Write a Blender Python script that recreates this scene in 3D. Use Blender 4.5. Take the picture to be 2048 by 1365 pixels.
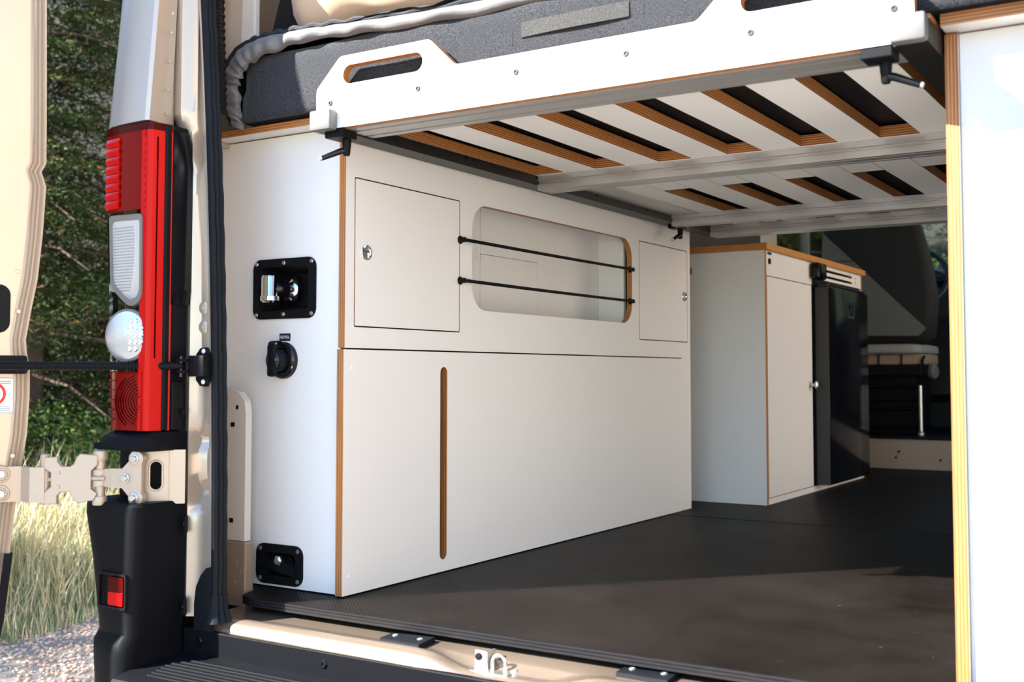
import bpy, bmesh, math, random
import numpy as np
from mathutils import Vector, Matrix, Quaternion

for _o in list(bpy.data.objects):
    bpy.data.objects.remove(_o)
S = bpy.context.scene
COL = S.collection
random.seed(7)
PI = math.pi

# ------------------------------------------------------------------ camera
def make_camera():
    yaw, pitch, roll = math.radians(32.2787), math.radians(2.9007), math.radians(0.0424)
    cy, sy, cp, sp = math.cos(yaw), math.sin(yaw), math.cos(pitch), math.sin(pitch)
    f = Vector((-sy*cp, cy*cp, sp)); r = Vector((cy, sy, 0)); u = r.cross(f)
    r2 = math.cos(roll)*r + math.sin(roll)*u
    u2 = -math.sin(roll)*r + math.cos(roll)*u
    cam = bpy.data.cameras.new('camera')
    cam.sensor_width = 36.0
    cam.lens = 36.0*2247.19/2048.0
    cam.shift_y = -49.19/2048.0
    cam.clip_start = 0.05
    cam.dof.use_dof = True
    cam.dof.focus_distance = 2.75
    cam.dof.aperture_fstop = 5.0
    o = bpy.data.objects.new('camera', cam)
    m = Matrix((( r2.x, u2.x, -f.x, 1.58691), (r2.y, u2.y, -f.y, -1.82088), (r2.z, u2.z, -f.z, 0.47), (0, 0, 0, 1)))
    o.matrix_world = m
    COL.objects.link(o)
    S.camera = o
make_camera()

# ------------------------------------------------------------------ light
SUN_DIR = Vector((0.92, 1.06, -1.0)).normalized()
def make_light():
    w = bpy.data.worlds.new('world'); S.world = w; w.use_nodes = True
    nt = w.node_tree; nt.nodes.clear()
    out = nt.nodes.new('ShaderNodeOutputWorld'); bg = nt.nodes.new('ShaderNodeBackground')
    sky = nt.nodes.new('ShaderNodeTexSky'); sky.sky_type = 'NISHITA'; sky.sun_disc = False
    sky.sun_elevation = math.radians(35.5); sky.sun_rotation = math.radians(221.0)
    sky.altitude = 1500; sky.air_density = 1.0; sky.dust_density = 0.2; sky.ozone_density = 1.0
    bg.inputs[1].default_value = 0.245
    nt.links.new(sky.outputs[0], bg.inputs[0]); nt.links.new(bg.outputs[0], out.inputs[0])
    l = bpy.data.lights.new('sun', 'SUN'); l.energy = 10.0; l.angle = math.radians(0.55); l.color = (1.0, 0.965, 0.90)
    o = bpy.data.objects.new('sun', l); o.rotation_euler = SUN_DIR.to_track_quat('-Z', 'Y').to_euler()
    o.location = (-6, -6, 8)
    COL.objects.link(o)
make_light()
S.view_settings.view_transform = 'Standard'
S.view_settings.look = 'None'
S.view_settings.exposure = 1.42
S.view_settings.gamma = 1.0
S.view_settings.use_curve_mapping = False

# ------------------------------------------------------------------ materials
MATS = {}
def M(name, col, rough=0.5, metal=0.0, coat=0.0, spec=0.5, noise=None, bump=None, trans=0.0, ior=1.45, alpha=1.0, sheen=0.0):
    """noise=(scale, colour2, contrast); bump=(scale, strength)"""
    m = bpy.data.materials.new(name); m.use_nodes = True
    nt = m.node_tree; p = nt.nodes['Principled BSDF']
    p.inputs['Base Color'].default_value = (*col, 1)
    p.inputs['Roughness'].default_value = rough
    p.inputs['Metallic'].default_value = metal
    p.inputs['Coat Weight'].default_value = coat
    p.inputs['Coat Roughness'].default_value = 0.06
    p.inputs['Specular IOR Level'].default_value = spec
    p.inputs['Transmission Weight'].default_value = trans
    p.inputs['IOR'].default_value = ior
    p.inputs['Alpha'].default_value = alpha
    p.inputs['Sheen Weight'].default_value = sheen
    if noise or bump:
        geo = nt.nodes.new('ShaderNodeNewGeometry')
    if noise:
        sc, c2, con = noise
        n = nt.nodes.new('ShaderNodeTexNoise'); n.inputs['Scale'].default_value = sc; n.inputs['Detail'].default_value = 4
        r = nt.nodes.new('ShaderNodeValToRGB')
        r.color_ramp.elements[0].position = 0.5-con; r.color_ramp.elements[1].position = 0.5+con
        r.color_ramp.elements[0].color = (*col, 1); r.color_ramp.elements[1].color = (*c2, 1)
        nt.links.new(geo.outputs['Position'], n.inputs['Vector'])
        nt.links.new(n.outputs['Fac'], r.inputs[0]); nt.links.new(r.outputs[0], p.inputs['Base Color'])
    if bump:
        n2 = nt.nodes.new('ShaderNodeTexNoise'); n2.inputs['Scale'].default_value = bump[0]; n2.inputs['Detail'].default_value = 3
        b = nt.nodes.new('ShaderNodeBump'); b.inputs['Strength'].default_value = bump[1]; b.inputs['Distance'].default_value = 0.002
        nt.links.new(geo.outputs['Position'], n2.inputs['Vector'])
        nt.links.new(n2.outputs['Fac'], b.inputs['Height']); nt.links.new(b.outputs[0], p.inputs['Normal'])
    MATS[name] = m
    return m

def ply(name, axis, light, dark, freq, rough=0.5, grain=(9, 9, 9), spec=0.4):
    """cut plywood edge: bands stacked along one world axis, with grain"""
    m = bpy.data.materials.new(name); m.use_nodes = True
    nt = m.node_tree; p = nt.nodes['Principled BSDF']; p.inputs['Roughness'].default_value = rough; p.inputs['Specular IOR Level'].default_value = spec
    geo = nt.nodes.new('ShaderNodeNewGeometry'); sep = nt.nodes.new('ShaderNodeSeparateXYZ')
    nt.links.new(geo.outputs['Position'], sep.inputs[0])
    mul = nt.nodes.new('ShaderNodeMath'); mul.operation = 'MULTIPLY'; mul.inputs[1].default_value = freq
    nt.links.new(sep.outputs[axis], mul.inputs[0])
    pp = nt.nodes.new('ShaderNodeMath'); pp.operation = 'PINGPONG'; pp.inputs[1].default_value = 1.0
    nt.links.new(mul.outputs[0], pp.inputs[0])
    mp = nt.nodes.new('ShaderNodeMapping'); mp.inputs['Scale'].default_value = grain
    nt.links.new(geo.outputs['Position'], mp.inputs[0])
    n = nt.nodes.new('ShaderNodeTexNoise'); n.inputs['Scale'].default_value = 1.0; n.inputs['Detail'].default_value = 5
    nt.links.new(mp.outputs[0], n.inputs['Vector'])
    add = nt.nodes.new('ShaderNodeMath'); add.operation = 'MULTIPLY_ADD'; add.inputs[1].default_value = 0.9; add.inputs[2].default_value = -0.45
    nt.links.new(n.outputs['Fac'], add.inputs[0])
    s = nt.nodes.new('ShaderNodeMath'); s.operation = 'ADD'
    nt.links.new(pp.outputs[0], s.inputs[0]); nt.links.new(add.outputs[0], s.inputs[1])
    r = nt.nodes.new('ShaderNodeValToRGB')
    r.color_ramp.elements[0].position = 0.25; r.color_ramp.elements[0].color = (*dark, 1)
    r.color_ramp.elements[1].position = 0.62; r.color_ramp.elements[1].color = (*light, 1)
    nt.links.new(s.outputs[0], r.inputs[0]); nt.links.new(r.outputs[0], p.inputs['Base Color'])
    MATS[name] = m
    return m

M('white', (0.80, 0.785, 0.76), 0.38, bump=(900, 0.04))
_pl, _pd = (0.50, 0.215, 0.065), (0.235, 0.080, 0.022)
ply('ply_x', 0, _pl, _pd, 390, grain=(500, 12, 12))
ply('ply_y', 1, _pl, _pd, 390, grain=(12, 500, 12))
ply('ply_z', 2, _pl, _pd, 390, grain=(12, 12, 500))
ply('worktop', 2, (0.56, 0.25, 0.065), (0.44, 0.17, 0.04), 250, grain=(25, 25, 60))
ply('floor_edge', 2, (0.016, 0.016, 0.018), (0.005, 0.005, 0.006), 330, 0.5, grain=(30, 60, 300), spec=0.08)
M('paint', (0.53, 0.445, 0.355), 0.30, 0.45, 0.5, noise=(3, (0.50, 0.415, 0.33), 0.3))
M('paint_sky_grey', (0.50, 0.475, 0.45), 0.36, 0.6, 0.35)  # the van's beige, greyed in colour to carry its sky reflection
M('sill_paint', (0.44, 0.345, 0.26), 0.24, 0.75, 0.5, noise=(9, (0.40, 0.31, 0.235), 0.3))
M('hinge_paint', (0.50, 0.41, 0.32), 0.42, 0.35, 0.2, bump=(700, 0.15))
M('black_plastic', (0.006, 0.0065, 0.008), 0.42, spec=0.13, bump=(1600, 0.10))
M('bumper_plastic', (0.006, 0.0065, 0.008), 0.45, spec=0.07, bump=(1400, 0.15))
M('black_gloss', (0.004, 0.0045, 0.006), 0.14, coat=0.1, spec=0.4)
M('black_matt', (0.004, 0.004, 0.005), 0.65, spec=0.2)
M('rubber', (0.005, 0.0065, 0.009), 0.5, spec=0.15, noise=(25, (0.009, 0.011, 0.014), 0.25))
M('alu', (0.56, 0.55, 0.54), 0.42, 0.85)
M('alu_groove', (0.20, 0.195, 0.19), 0.5, 0.7)
M('chrome', (0.85, 0.85, 0.86), 0.08, 1.0)
M('steel', (0.55, 0.54, 0.52), 0.3, 1.0)
M('zinc', (0.72, 0.74, 0.70), 0.25, 0.9)
M('grey_cap', (0.13, 0.13, 0.13), 0.5, bump=(1500, 0.4))
M('rail_black', (0.006, 0.006, 0.0065), 0.38, spec=0.5, bump=(1500, 0.2))
M('felt', (0.012, 0.0135, 0.0165), 0.95, spec=0.1, noise=(420, (0.048, 0.050, 0.056), 0.16), bump=(500, 0.5), sheen=0.15)
M('webbing', (0.012, 0.012, 0.013), 0.8, noise=(600, (0.055, 0.053, 0.048), 0.1), bump=(700, 0.8))
M('stitch', (0.01, 0.01, 0.012), 0.9)
M('satin_grey', (0.13, 0.125, 0.125), 0.42, bump=(60, 0.5), sheen=0.2)
M('navy', (0.012, 0.014, 0.020), 0.75, bump=(80, 0.4))
M('duvet', (0.70, 0.47, 0.31), 0.8, sheen=0.2, noise=(5, (0.66, 0.44, 0.285), 0.3))
M('fabric_dark', (0.03, 0.03, 0.032), 0.95, noise=(350, (0.07, 0.07, 0.073), 0.15))
M('seat_black', (0.010, 0.011, 0.012), 0.75)
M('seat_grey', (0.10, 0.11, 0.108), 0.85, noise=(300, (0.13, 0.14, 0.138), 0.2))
M('fridge_side', (0.030, 0.028, 0.027), 0.5)
M('teal_trim', (0.022, 0.032, 0.036), 0.4)
M('paint_inner', (0.60, 0.555, 0.50), 0.4)
M('seat_light', (0.30, 0.30, 0.29), 0.8)
M('seat_tan', (0.33, 0.235, 0.17), 0.8)
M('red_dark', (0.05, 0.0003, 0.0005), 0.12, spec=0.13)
M('red', (0.17, 0.0005, 0.0005), 0.12, spec=0.13)
M('red_bright', (0.48, 0.0015, 0.001), 0.25, spec=0.2)
M('lens_clear', (0.58, 0.60, 0.63), 0.2, 0.7, coat=0.3, bump=(300, 0.15))
M('lens_silver', (0.85, 0.86, 0.88), 0.1, 0.9)
M('bezel', (0.21, 0.195, 0.18), 0.4, 0.3)
M('sticker', (0.78, 0.78, 0.77), 0.4)
M('sticker_red', (0.75, 0.02, 0.02), 0.4)
M('print_grey', (0.25, 0.25, 0.25), 0.5)
M('label_navy', (0.008, 0.010, 0.03), 0.35)
M('label_white', (0.8, 0.8, 0.8), 0.4)
M('tan_metal', (0.30, 0.225, 0.165), 0.4, 0.2, 0.3)
M('kick', (0.33, 0.265, 0.215), 0.55)
M('bark', (0.075, 0.045, 0.03), 0.9, noise=(9, (0.13, 0.085, 0.06), 0.2))
M('needles', (0.012, 0.024, 0.006), 0.75, spec=0.15, noise=(2.6, (0.060, 0.080, 0.018), 0.25))
M('needles_brown', (0.16, 0.075, 0.03), 0.8, spec=0.15)
M('leaf', (0.05, 0.10, 0.015), 0.6, spec=0.2, noise=(6, (0.09, 0.15, 0.03), 0.25))
M('grass', (0.21, 0.30, 0.15), 0.75, spec=0.15, noise=(4, (0.36, 0.40, 0.22), 0.25))
M('grass_dry', (0.70, 0.57, 0.36), 0.8, spec=0.15, noise=(4, (0.60, 0.52, 0.30), 0.3))
M('soil', (0.022, 0.018, 0.013), 0.95, noise=(5, (0.05, 0.042, 0.03), 0.2), bump=(20, 0.6))
M('gravel_pink', (0.56, 0.36, 0.25), 0.85, spec=0.2, noise=(14, (0.66, 0.50, 0.39), 0.2))
M('gravel_grey', (0.30, 0.27, 0.24), 0.85, spec=0.2, noise=(14, (0.46, 0.42, 0.37), 0.2))
M('bounce_slope', (0.56, 0.46, 0.36), 0.95, noise=(2, (0.48, 0.40, 0.30), 0.25))  # pale earth of the added slope that throws warm light inside
M('ground', (0.29, 0.25, 0.215), 0.95, noise=(60, (0.20, 0.175, 0.15), 0.2), bump=(70, 0.9))
M('tyre', (0.015, 0.015, 0.016), 0.8)
M('headliner', (0.45, 0.43, 0.40), 0.8)
M('dash', (0.02, 0.024, 0.03), 0.5)
M('wheel_rim', (0.02, 0.03, 0.055), 0.35)

def glass_mat(name, tint, gloss):
    m = bpy.data.materials.new(name); m.use_nodes = True; nt = m.node_tree; nt.nodes.clear()
    out = nt.nodes.new('ShaderNodeOutputMaterial'); mix = nt.nodes.new('ShaderNodeMixShader')
    t = nt.nodes.new('ShaderNodeBsdfTransparent'); t.inputs[0].default_value = (*tint, 1)
    g = nt.nodes.new('ShaderNodeBsdfGlossy'); g.inputs['Roughness'].default_value = 0.02
    fr = nt.nodes.new('ShaderNodeFresnel'); fr.inputs[0].default_value = gloss
    nt.links.new(fr.outputs[0], mix.inputs[0]); nt.links.new(t.outputs[0], mix.inputs[1]); nt.links.new(g.outputs[0], mix.inputs[2])
    nt.links.new(mix.outputs[0], out.inputs[0]); MATS[name] = m
glass_mat('glass', (0.78, 0.86, 0.82), 1.45)
glass_mat('clear_cover', (0.85, 0.87, 0.87), 1.35)

def floor_mat():
    m = bpy.data.materials.new('floor'); m.use_nodes = True; nt = m.node_tree; p = nt.nodes['Principled BSDF']
    geo = nt.nodes.new('ShaderNodeNewGeometry')
    # fine wire-mesh imprint of film-faced plywood
    mp = nt.nodes.new('ShaderNodeMapping'); mp.inputs['Rotation'].default_value = (0, 0, 0.785)
    nt.links.new(geo.outputs['Position'], mp.inputs[0])
    ck = nt.nodes.new('ShaderNodeTexVoronoi'); ck.inputs['Scale'].default_value = 150; ck.inputs['Randomness'].default_value = 0.12
    nt.links.new(mp.outputs[0], ck.inputs['Vector'])
    b = nt.nodes.new('ShaderNodeBump'); b.inputs['Strength'].default_value = 0.8; b.inputs['Distance'].default_value = 0.002
    nt.links.new(ck.outputs['Distance'], b.inputs['Height']); nt.links.new(b.outputs[0], p.inputs['Normal'])
    n = nt.nodes.new('ShaderNodeTexNoise'); n.inputs['Scale'].default_value = 2.6; n.inputs['Detail'].default_value = 7; n.inputs['Roughness'].default_value = 0.65
    nt.links.new(geo.outputs['Position'], n.inputs['Vector'])
    r = nt.nodes.new('ShaderNodeValToRGB')
    r.color_ramp.elements[0].position = 0.35; r.color_ramp.elements[0].color = (0.0045, 0.0030, 0.0025, 1)
    r.color_ramp.elements[1].position = 0.75; r.color_ramp.elements[1].color = (0.015, 0.012, 0.0105, 1)
    nt.links.new(n.outputs['Fac'], r.inputs[0])
    n2 = nt.nodes.new('ShaderNodeTexNoise'); n2.inputs['Scale'].default_value = 55; n2.inputs['Detail'].default_value = 3
    nt.links.new(geo.outputs['Position'], n2.inputs['Vector'])
    r2 = nt.nodes.new('ShaderNodeValToRGB')
    r2.color_ramp.elements[0].position = 0.72; r2.color_ramp.elements[0].color = (0, 0, 0, 1)
    r2.color_ramp.elements[1].position = 0.80; r2.color_ramp.elements[1].color = (0.35, 0.35, 0.35, 1)
    nt.links.new(n2.outputs['Fac'], r2.inputs[0])
    mx = nt.nodes.new('ShaderNodeMix'); mx.data_type = 'RGBA'
    nt.links.new(r2.outputs[0], mx.inputs['Factor']); nt.links.new(r.outputs[0], mx.inputs['A']); mx.inputs['B'].default_value = (0.20, 0.19, 0.18, 1)
    nt.links.new(mx.outputs['Result'], p.inputs['Base Color'])
    rr = nt.nodes.new('ShaderNodeMapRange'); rr.inputs['To Min'].default_value = 0.36; rr.inputs['To Max'].default_value = 0.55
    nt.links.new(n.outputs['Fac'], rr.inputs['Value']); nt.links.new(rr.outputs[0], p.inputs['Roughness'])
    p.inputs['Specular IOR Level'].default_value = 0.065
    MATS['floor'] = m
floor_mat()

# ------------------------------------------------------------------ mesh helpers
ROOT = {}
def rootloc(o):
    while o.parent: o = o.parent
    return Vector(o.location)

def thing(name, label, cat, loc=(0, 0, 0), group=None):
    o = bpy.data.objects.new(name, None); COL.objects.link(o)
    o.empty_display_size = 0.1
    o.location = loc; o['label'] = label; o['category'] = cat
    if group: o['group'] = group
    return o
def tag(o, label, cat, group=None):
    o['label'] = label; o['category'] = cat
    if group: o['group'] = group
    return o

def obj(name, bm, mats, parent=None, smooth=False, angle=0.6, label=None, kind=None, origin=None):
    """bm is in world coordinates; the object's origin is its thing's base"""
    if not isinstance(mats, (list, tuple)): mats = [mats]
    if not isinstance(bm, bpy.types.Mesh):
        me = bpy.data.meshes.new(name); bmesh.ops.recalc_face_normals(bm, faces=bm.faces); bm.to_mesh(me); bm.free()
    else:
        me = bm
    for k in mats: me.materials.append(MATS[k])
    o = bpy.data.objects.new(name, me); COL.objects.link(o)
    if parent:
        me.transform(Matrix.Translation(-rootloc(parent))); o.parent = parent
    elif origin is not None:
        me.transform(Matrix.Translation(-Vector(origin))); o.location = origin
    if smooth:
        for p in me.polygons: p.use_smooth = True
        me.set_sharp_from_angle(angle=angle)
    if label: o['label'] = label
    if kind: o['kind'] = kind
    return o
def struct(name, bm, mats, **k):
    o = obj(name, bm, mats, **k); o['kind'] = 'structure'; return o

def nb(): return bmesh.new()
def bx(bm, x0, x1, y0, y1, z0, z1, bev=0, seg=2):
    c = ((x0+x1)/2, (y0+y1)/2, (z0+z1)/2)
    mt = Matrix.Translation(c) @ Matrix.Diagonal((abs(x1-x0), abs(y1-y0), abs(z1-z0), 1))
    r = bmesh.ops.create_cube(bm, size=1, matrix=mt)
    if bev:
        es = list({e for v in r['verts'] for e in v.link_edges})
        bmesh.ops.bevel(bm, geom=es, offset=bev, segments=seg, profile=0.5, affect='EDGES', clamp_overlap=True)
    return bm
def box(*a, **k): return bx(nb(), *a, **k)

def ax3(axis, u, v, a):
    return {'x': (a, u, v), 'y': (u, a, v), 'z': (u, v, a)}[axis]
def plate(outline, axis, a0, a1, holes=(), bm=None, edge_slot=0):
    """flat sheet with holes; outline in the two other axes; edge faces get material slot edge_slot"""
    bm2 = nb(); edges = []
    for loop in [outline]+list(holes):
        vs = [bm2.verts.new(ax3(axis, u, v, a0)) for u, v in loop]
        for i in range(len(vs)): edges.append(bm2.edges.new((vs[i], vs[(i+1) % len(vs)])))
    if holes:
        bmesh.ops.triangle_fill(bm2, use_beauty=True, use_dissolve=False, edges=edges)
    else:
        bm2.faces.new(vs)
    r = bmesh.ops.extrude_face_region(bm2, geom=list(bm2.faces))
    d = ax3(axis, 0, 0, a1-a0)
    bmesh.ops.translate(bm2, vec=d, verts=[g for g in r['geom'] if isinstance(g, bmesh.types.BMVert)])
    bmesh.ops.recalc_face_normals(bm2, faces=bm2.faces)
    n = Vector(ax3(axis, 0, 0, 1))
    for f in bm2.faces:
        f.normal_update(); f.material_index = 0 if abs(f.normal.dot(n)) > 0.9 else edge_slot
    if bm is None: return bm2
    me = bpy.data.meshes.new('t'); bm2.to_mesh(me); bm.from_mesh(me); bm2.free(); bpy.data.meshes.remove(me)
    return bm
def rect(u0, u1, v0, v1): return [(u0, v0), (u1, v0), (u1, v1), (u0, v1)]
def rrect(u0, u1, v0, v1, r, n=6):
    pts = []
    for cx, cy, a in ((u1-r, v0+r, -90), (u1-r, v1-r, 0), (u0+r, v1-r, 90), (u0+r, v0+r, 180)):
        for i in range(n+1):
            t = math.radians(a+90*i/n); pts.append((cx+r*math.cos(t), cy+r*math.sin(t)))
    return pts
def ring(cx, cy, r, n=20, ry=None):
    ry = ry or r
    return [(cx+r*math.cos(2*PI*i/n), cy+ry*math.sin(2*PI*i/n)) for i in range(n)]

def loft(secs, closed=True, caps=True, bm=None):
    bm = bm or nb(); rows = [[bm.verts.new(p) for p in s] for s in secs]
    n = len(rows[0])
    for a, b in zip(rows[:-1], rows[1:]):
        for i in range(n if closed else n-1):
            j = (i+1) % n
            bm.faces.new((a[i], a[j], b[j], b[i]))
    if caps and closed:
        bm.faces.new(rows[0][::-1]); bm.faces.new(rows[-1])
    return bm
def lathe(prof, loc, direction, n=24, bm=None, sx=1.0):
    """prof: (radius, height) along direction"""
    d = Vector(direction).normalized(); q = d.to_track_quat('Z', 'Y'); loc = Vector(loc)
    secs = []
    for r, h in prof:
        secs.append([loc + q @ Vector((max(r, 1e-5)*sx*math.cos(2*PI*i/n), max(r, 1e-5)*math.sin(2*PI*i/n), h)) for i in range(n)])
    return loft(secs, True, True, bm)
def tube(pts, r, n=10, bm=None, caps=True):
    pts = [Vector(p) for p in pts]; secs = []
    rr = r if isinstance(r, (list, tuple)) else [r]*len(pts)
    prev = None
    for i, p in enumerate(pts):
        t = (pts[min(i+1, len(pts)-1)]-pts[max(i-1, 0)]).normalized()
        if prev is None:
            a = t.orthogonal().normalized()
        else:
            a = (prev - t*prev.dot(t)).normalized()
        prev = a; b = t.cross(a)
        secs.append([p + rr[i]*(math.cos(2*PI*k/n)*a + math.sin(2*PI*k/n)*b) for k in range(n)])
    return loft(secs, True, caps, bm)
def spline(pts, n=8):
    P = [Vector(p) for p in pts]; out = []
    for i in range(len(P)-1):
        p0, p1, p2, p3 = P[max(i-1, 0)], P[i], P[i+1], P[min(i+2, len(P)-1)]
        for k in range(n):
            t = k/n
            out.append(0.5*((2*p1)+(p2-p0)*t+(2*p0-5*p1+4*p2-p3)*t*t+(3*p1-p0-3*p2+p3)*t**3))
    out.append(P[-1]); return out
def lerp(a, b, t): return a+(b-a)*t
def screw(parent, loc, direction, r=0.0042, mat='steel', name='screw', h=0.0022):
    bm = lathe([(r, -0.001), (r, h*0.5), (r*0.8, h), (r*0.45, h), (r*0.4, h*0.3), (0, h*0.3)], loc, direction, 12)
    return obj(name, bm, mat, parent, smooth=True)

# ================================================================== SETTING
# --- van floor: three dark film-faced plywood sheets
fl = struct('floor', box(-0.30, 1.55, -0.03, 3.93, -0.024, -0.0185), 'black_matt')
fl['label'] = 'dark brown film-faced plywood floor of the van'
out1 = [(-0.185, -0.086), (-0.15, -0.103), (1.45, -0.103), (1.45, 0.718), (-0.25, 0.718), (-0.25, 0.0), (-0.20, -0.04)]
obj('floor_sheet', plate(out1, 'z', -0.018, 0.0, edge_slot=1), ['floor', 'floor_edge'], fl)
obj('floor_sheet', plate(rect(-0.25, 1.45, 0.7195, 1.646), 'z', -0.018, 0.0, edge_slot=1), ['floor', 'floor_edge'], fl)
obj('floor_sheet', plate(rect(-0.25, 1.45, 1.648, 3.915), 'z', -0.018, 0.001, edge_slot=1), ['floor', 'floor_edge'], fl)

# --- van shell: side walls, roof (closed so that daylight enters only at the rear and through the cab glass)
def side_wall(name, xi, xo, s):
    a, b = min(xi, xo), max(xi, xo)
    if s < 0:
        wl = struct(name, box(a, b, 0.06, 3.60, -0.05, 1.95), 'fabric_dark')
    else:       # the sliding side door stands open
        bm = box(a, b, 0.06, 2.12, -0.05, 1.95); bx(bm, a, b, 2.12, 3.60, 1.82, 1.95); bx(bm, a, b, 3.48, 3.60, -0.05, 1.82); bx(bm, a, b, 2.12, 3.48, -0.05, -0.005)
        wl = struct(name, bm, 'fabric_dark')
    obj('front_door_panel', box(a, b, 3.86, 5.25, -0.05, 0.93), 'dash', wl)
    obj('pillar', box(a, b, 3.605, 3.855, -0.05, 1.95, 0.01), 'headliner', wl)
    obj('header', box(a, b, 3.86, 5.0, 1.68, 1.95), 'headliner', wl)
    obj('front_pillar', loft([[(a, 5.02, 0.93), (b, 5.02, 0.93), (b, 5.25, 0.93), (a, 5.25, 0.93)], [(a, 4.75, 1.68), (b, 4.75, 1.68), (b, 5.0, 1.68), (a, 5.0, 1.68)]]), 'dash', wl)
    obj('mirror_pillar', box(a, b, 4.36, 4.40, 0.93, 1.68), 'headliner', wl)
    g = nb(); m = (a+b)/2; loft([[(m-0.003, 3.86, 0.93), (m+0.003, 3.86, 0.93), (m+0.003, 5.02, 0.93), (m-0.003, 5.02, 0.93)], [(m-0.003, 3.86, 1.68), (m+0.003, 3.86, 1.68), (m+0.003, 4.75, 1.68), (m-0.003, 4.75, 1.68)]], bm=g)
    obj('pane', g, 'glass', wl)
    return wl
WL = side_wall('wall_left', -0.36, -0.41, -1); WL['label'] = 'dark fabric-lined left side wall of the van'
WR = side_wall('wall_right', 1.60, 1.65, 1); WR['label'] = 'dark fabric-lined right side wall of the van'
ce = struct('ceiling', box(-0.41, 1.65, -0.15, 5.0, 1.955, 2.03), 'headliner'); ce['label'] = 'roof lining of the van above the bed'
bk = struct('wall_front', box(-0.36, 1.60, 5.22, 5.27, -0.05, 0.93), 'dash'); bk['label'] = 'lower front wall of the cab below the windscreen'
ws = struct('window_1', loft([[(-0.36, 5.25, 0.93), (1.60, 5.25, 0.93), (1.60, 5.256, 0.93), (-0.36, 5.256, 0.93)], [(-0.36, 4.98, 1.95), (1.60, 4.98, 1.95), (1.60, 4.986, 1.95), (-0.36, 4.986, 1.95)]]), 'glass')
ws['label'] = 'windscreen of the van'
# raised cab floor with beige kick panel
cf = struct('trim_1', box(-0.36, 1.60, 3.918, 5.22, -0.05, 0.146), ['kick']); cf['label'] = 'beige step panel below the raised cab floor'
obj('step_panel_outline', plate(rrect(-0.05, 0.20, 0.03, 0.136, 0.03), 'y', 3.914, 3.9175), 'kick', cf)
for sx, sz in ((0.225, 0.085), (0.21, 0.055), (0.42, 0.05)):
    obj('bolt_hole', lathe([(0.006, 0), (0.006, 0.002), (0.0, 0.002)], (sx, 3.917, sz), (0, -1, 0), 10), 'black_matt', cf)
obj('floor_mat', box(-0.355, 1.595, 3.905, 5.15, 0.147, 0.158, 0.004), 'rubber', cf)

# ================================================================== GARAGE CABINET, left
cab = thing('garage_cabinet', 'long white plywood garage cabinet under the bed with two small doors and oblong opening', 'cabinet', (-0.15, 0.9, 0.0))
Y1 = 1.829
side_out = [(0.0, 0.524), (1.751, 0.524), (1.751, 0.003), (Y1, 0.003), (Y1, 0.998), (0.0, 0.998)]
win = rrect(0.477, 1.372, 0.627, 0.893, 0.062, 8)
obj('side_panel', plate(side_out, 'x', 0.0, 0.018, [rrect(0.029, 0.424, 0.569, 0.893, 0.004, 2), win, rrect(1.424, 1.806, 0.577, 0.896, 0.004, 2)], edge_slot=1), ['white', 'ply_x'], cab)
obj('backing_frame', plate(rect(0.02, 0.445, 0.55, 0.91), 'x', -0.016, -0.002, [rect(0.05, 0.40, 0.60, 0.87)], edge_slot=1), ['black_matt', 'black_matt'], cab)
obj('backing_frame', plate(rect(1.405, 1.82, 0.55, 0.91), 'x', -0.016, -0.002, [rect(1.45, 1.78, 0.60, 0.87)], edge_slot=1), ['black_matt', 'black_matt'], cab)
def cupboard_door(y0, y1, z0, z1, ky, kz, name, lab):
    d = obj(name, plate(rrect(y0, y1, z0, z1, 0.003, 2), 'x', 0.001, 0.018, edge_slot=1), ['white', 'ply_x'], cab, label=lab)
    k = lathe([(0.0175, 0), (0.0175, 0.002), (0.0165, 0.0035), (0.0135, 0.003), (0.0125, 0.0012), (0.006, 0.002), (0.0, 0.0022)], (0.018, ky, kz), (1, 0, 0), 24)
    obj('push_knob', k, 'chrome', d, smooth=True)
cupboard_door(0.0318, 0.4212, 0.572, 0.8902, 0.068, 0.732, 'cupboard_door', 'left cupboard door with chrome push knob')
cupboard_door(1.4267, 1.8033, 0.580, 0.8932, 1.778, 0.735, 'cupboard_door', 'right cupboard door with chrome push knob')
lo = obj('access_panel', plate([(-0.004, 0.003), (1.748, 0.003), (1.748, 0.5205), (-0.004, 0.5205)], 'x', 0.0005, 0.0195, [rrect(0.343, 0.371, 0.031, 0.485, 0.0139, 6)], edge_slot=1), ['white', 'ply_x'], cab, label='lower access panel with tall finger slot')
for y, z in ((0.023, 0.482), (0.019, 0.041), (1.731, 0.483), (1.729, 0.042)):
    screw(lo, (0.0195, y, z), (1, 0, 0), 0.0042, 'label_white')
obj('bottom_rail', box(-0.20, 0.0, 0.03, Y1-0.02, 0.001, 0.02), 'black_matt', cab)
obj('shadow_gap', box(-0.02, 0.012, 0.02, Y1-0.01, 0.0, 0.0028), 'black_matt', cab)
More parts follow.
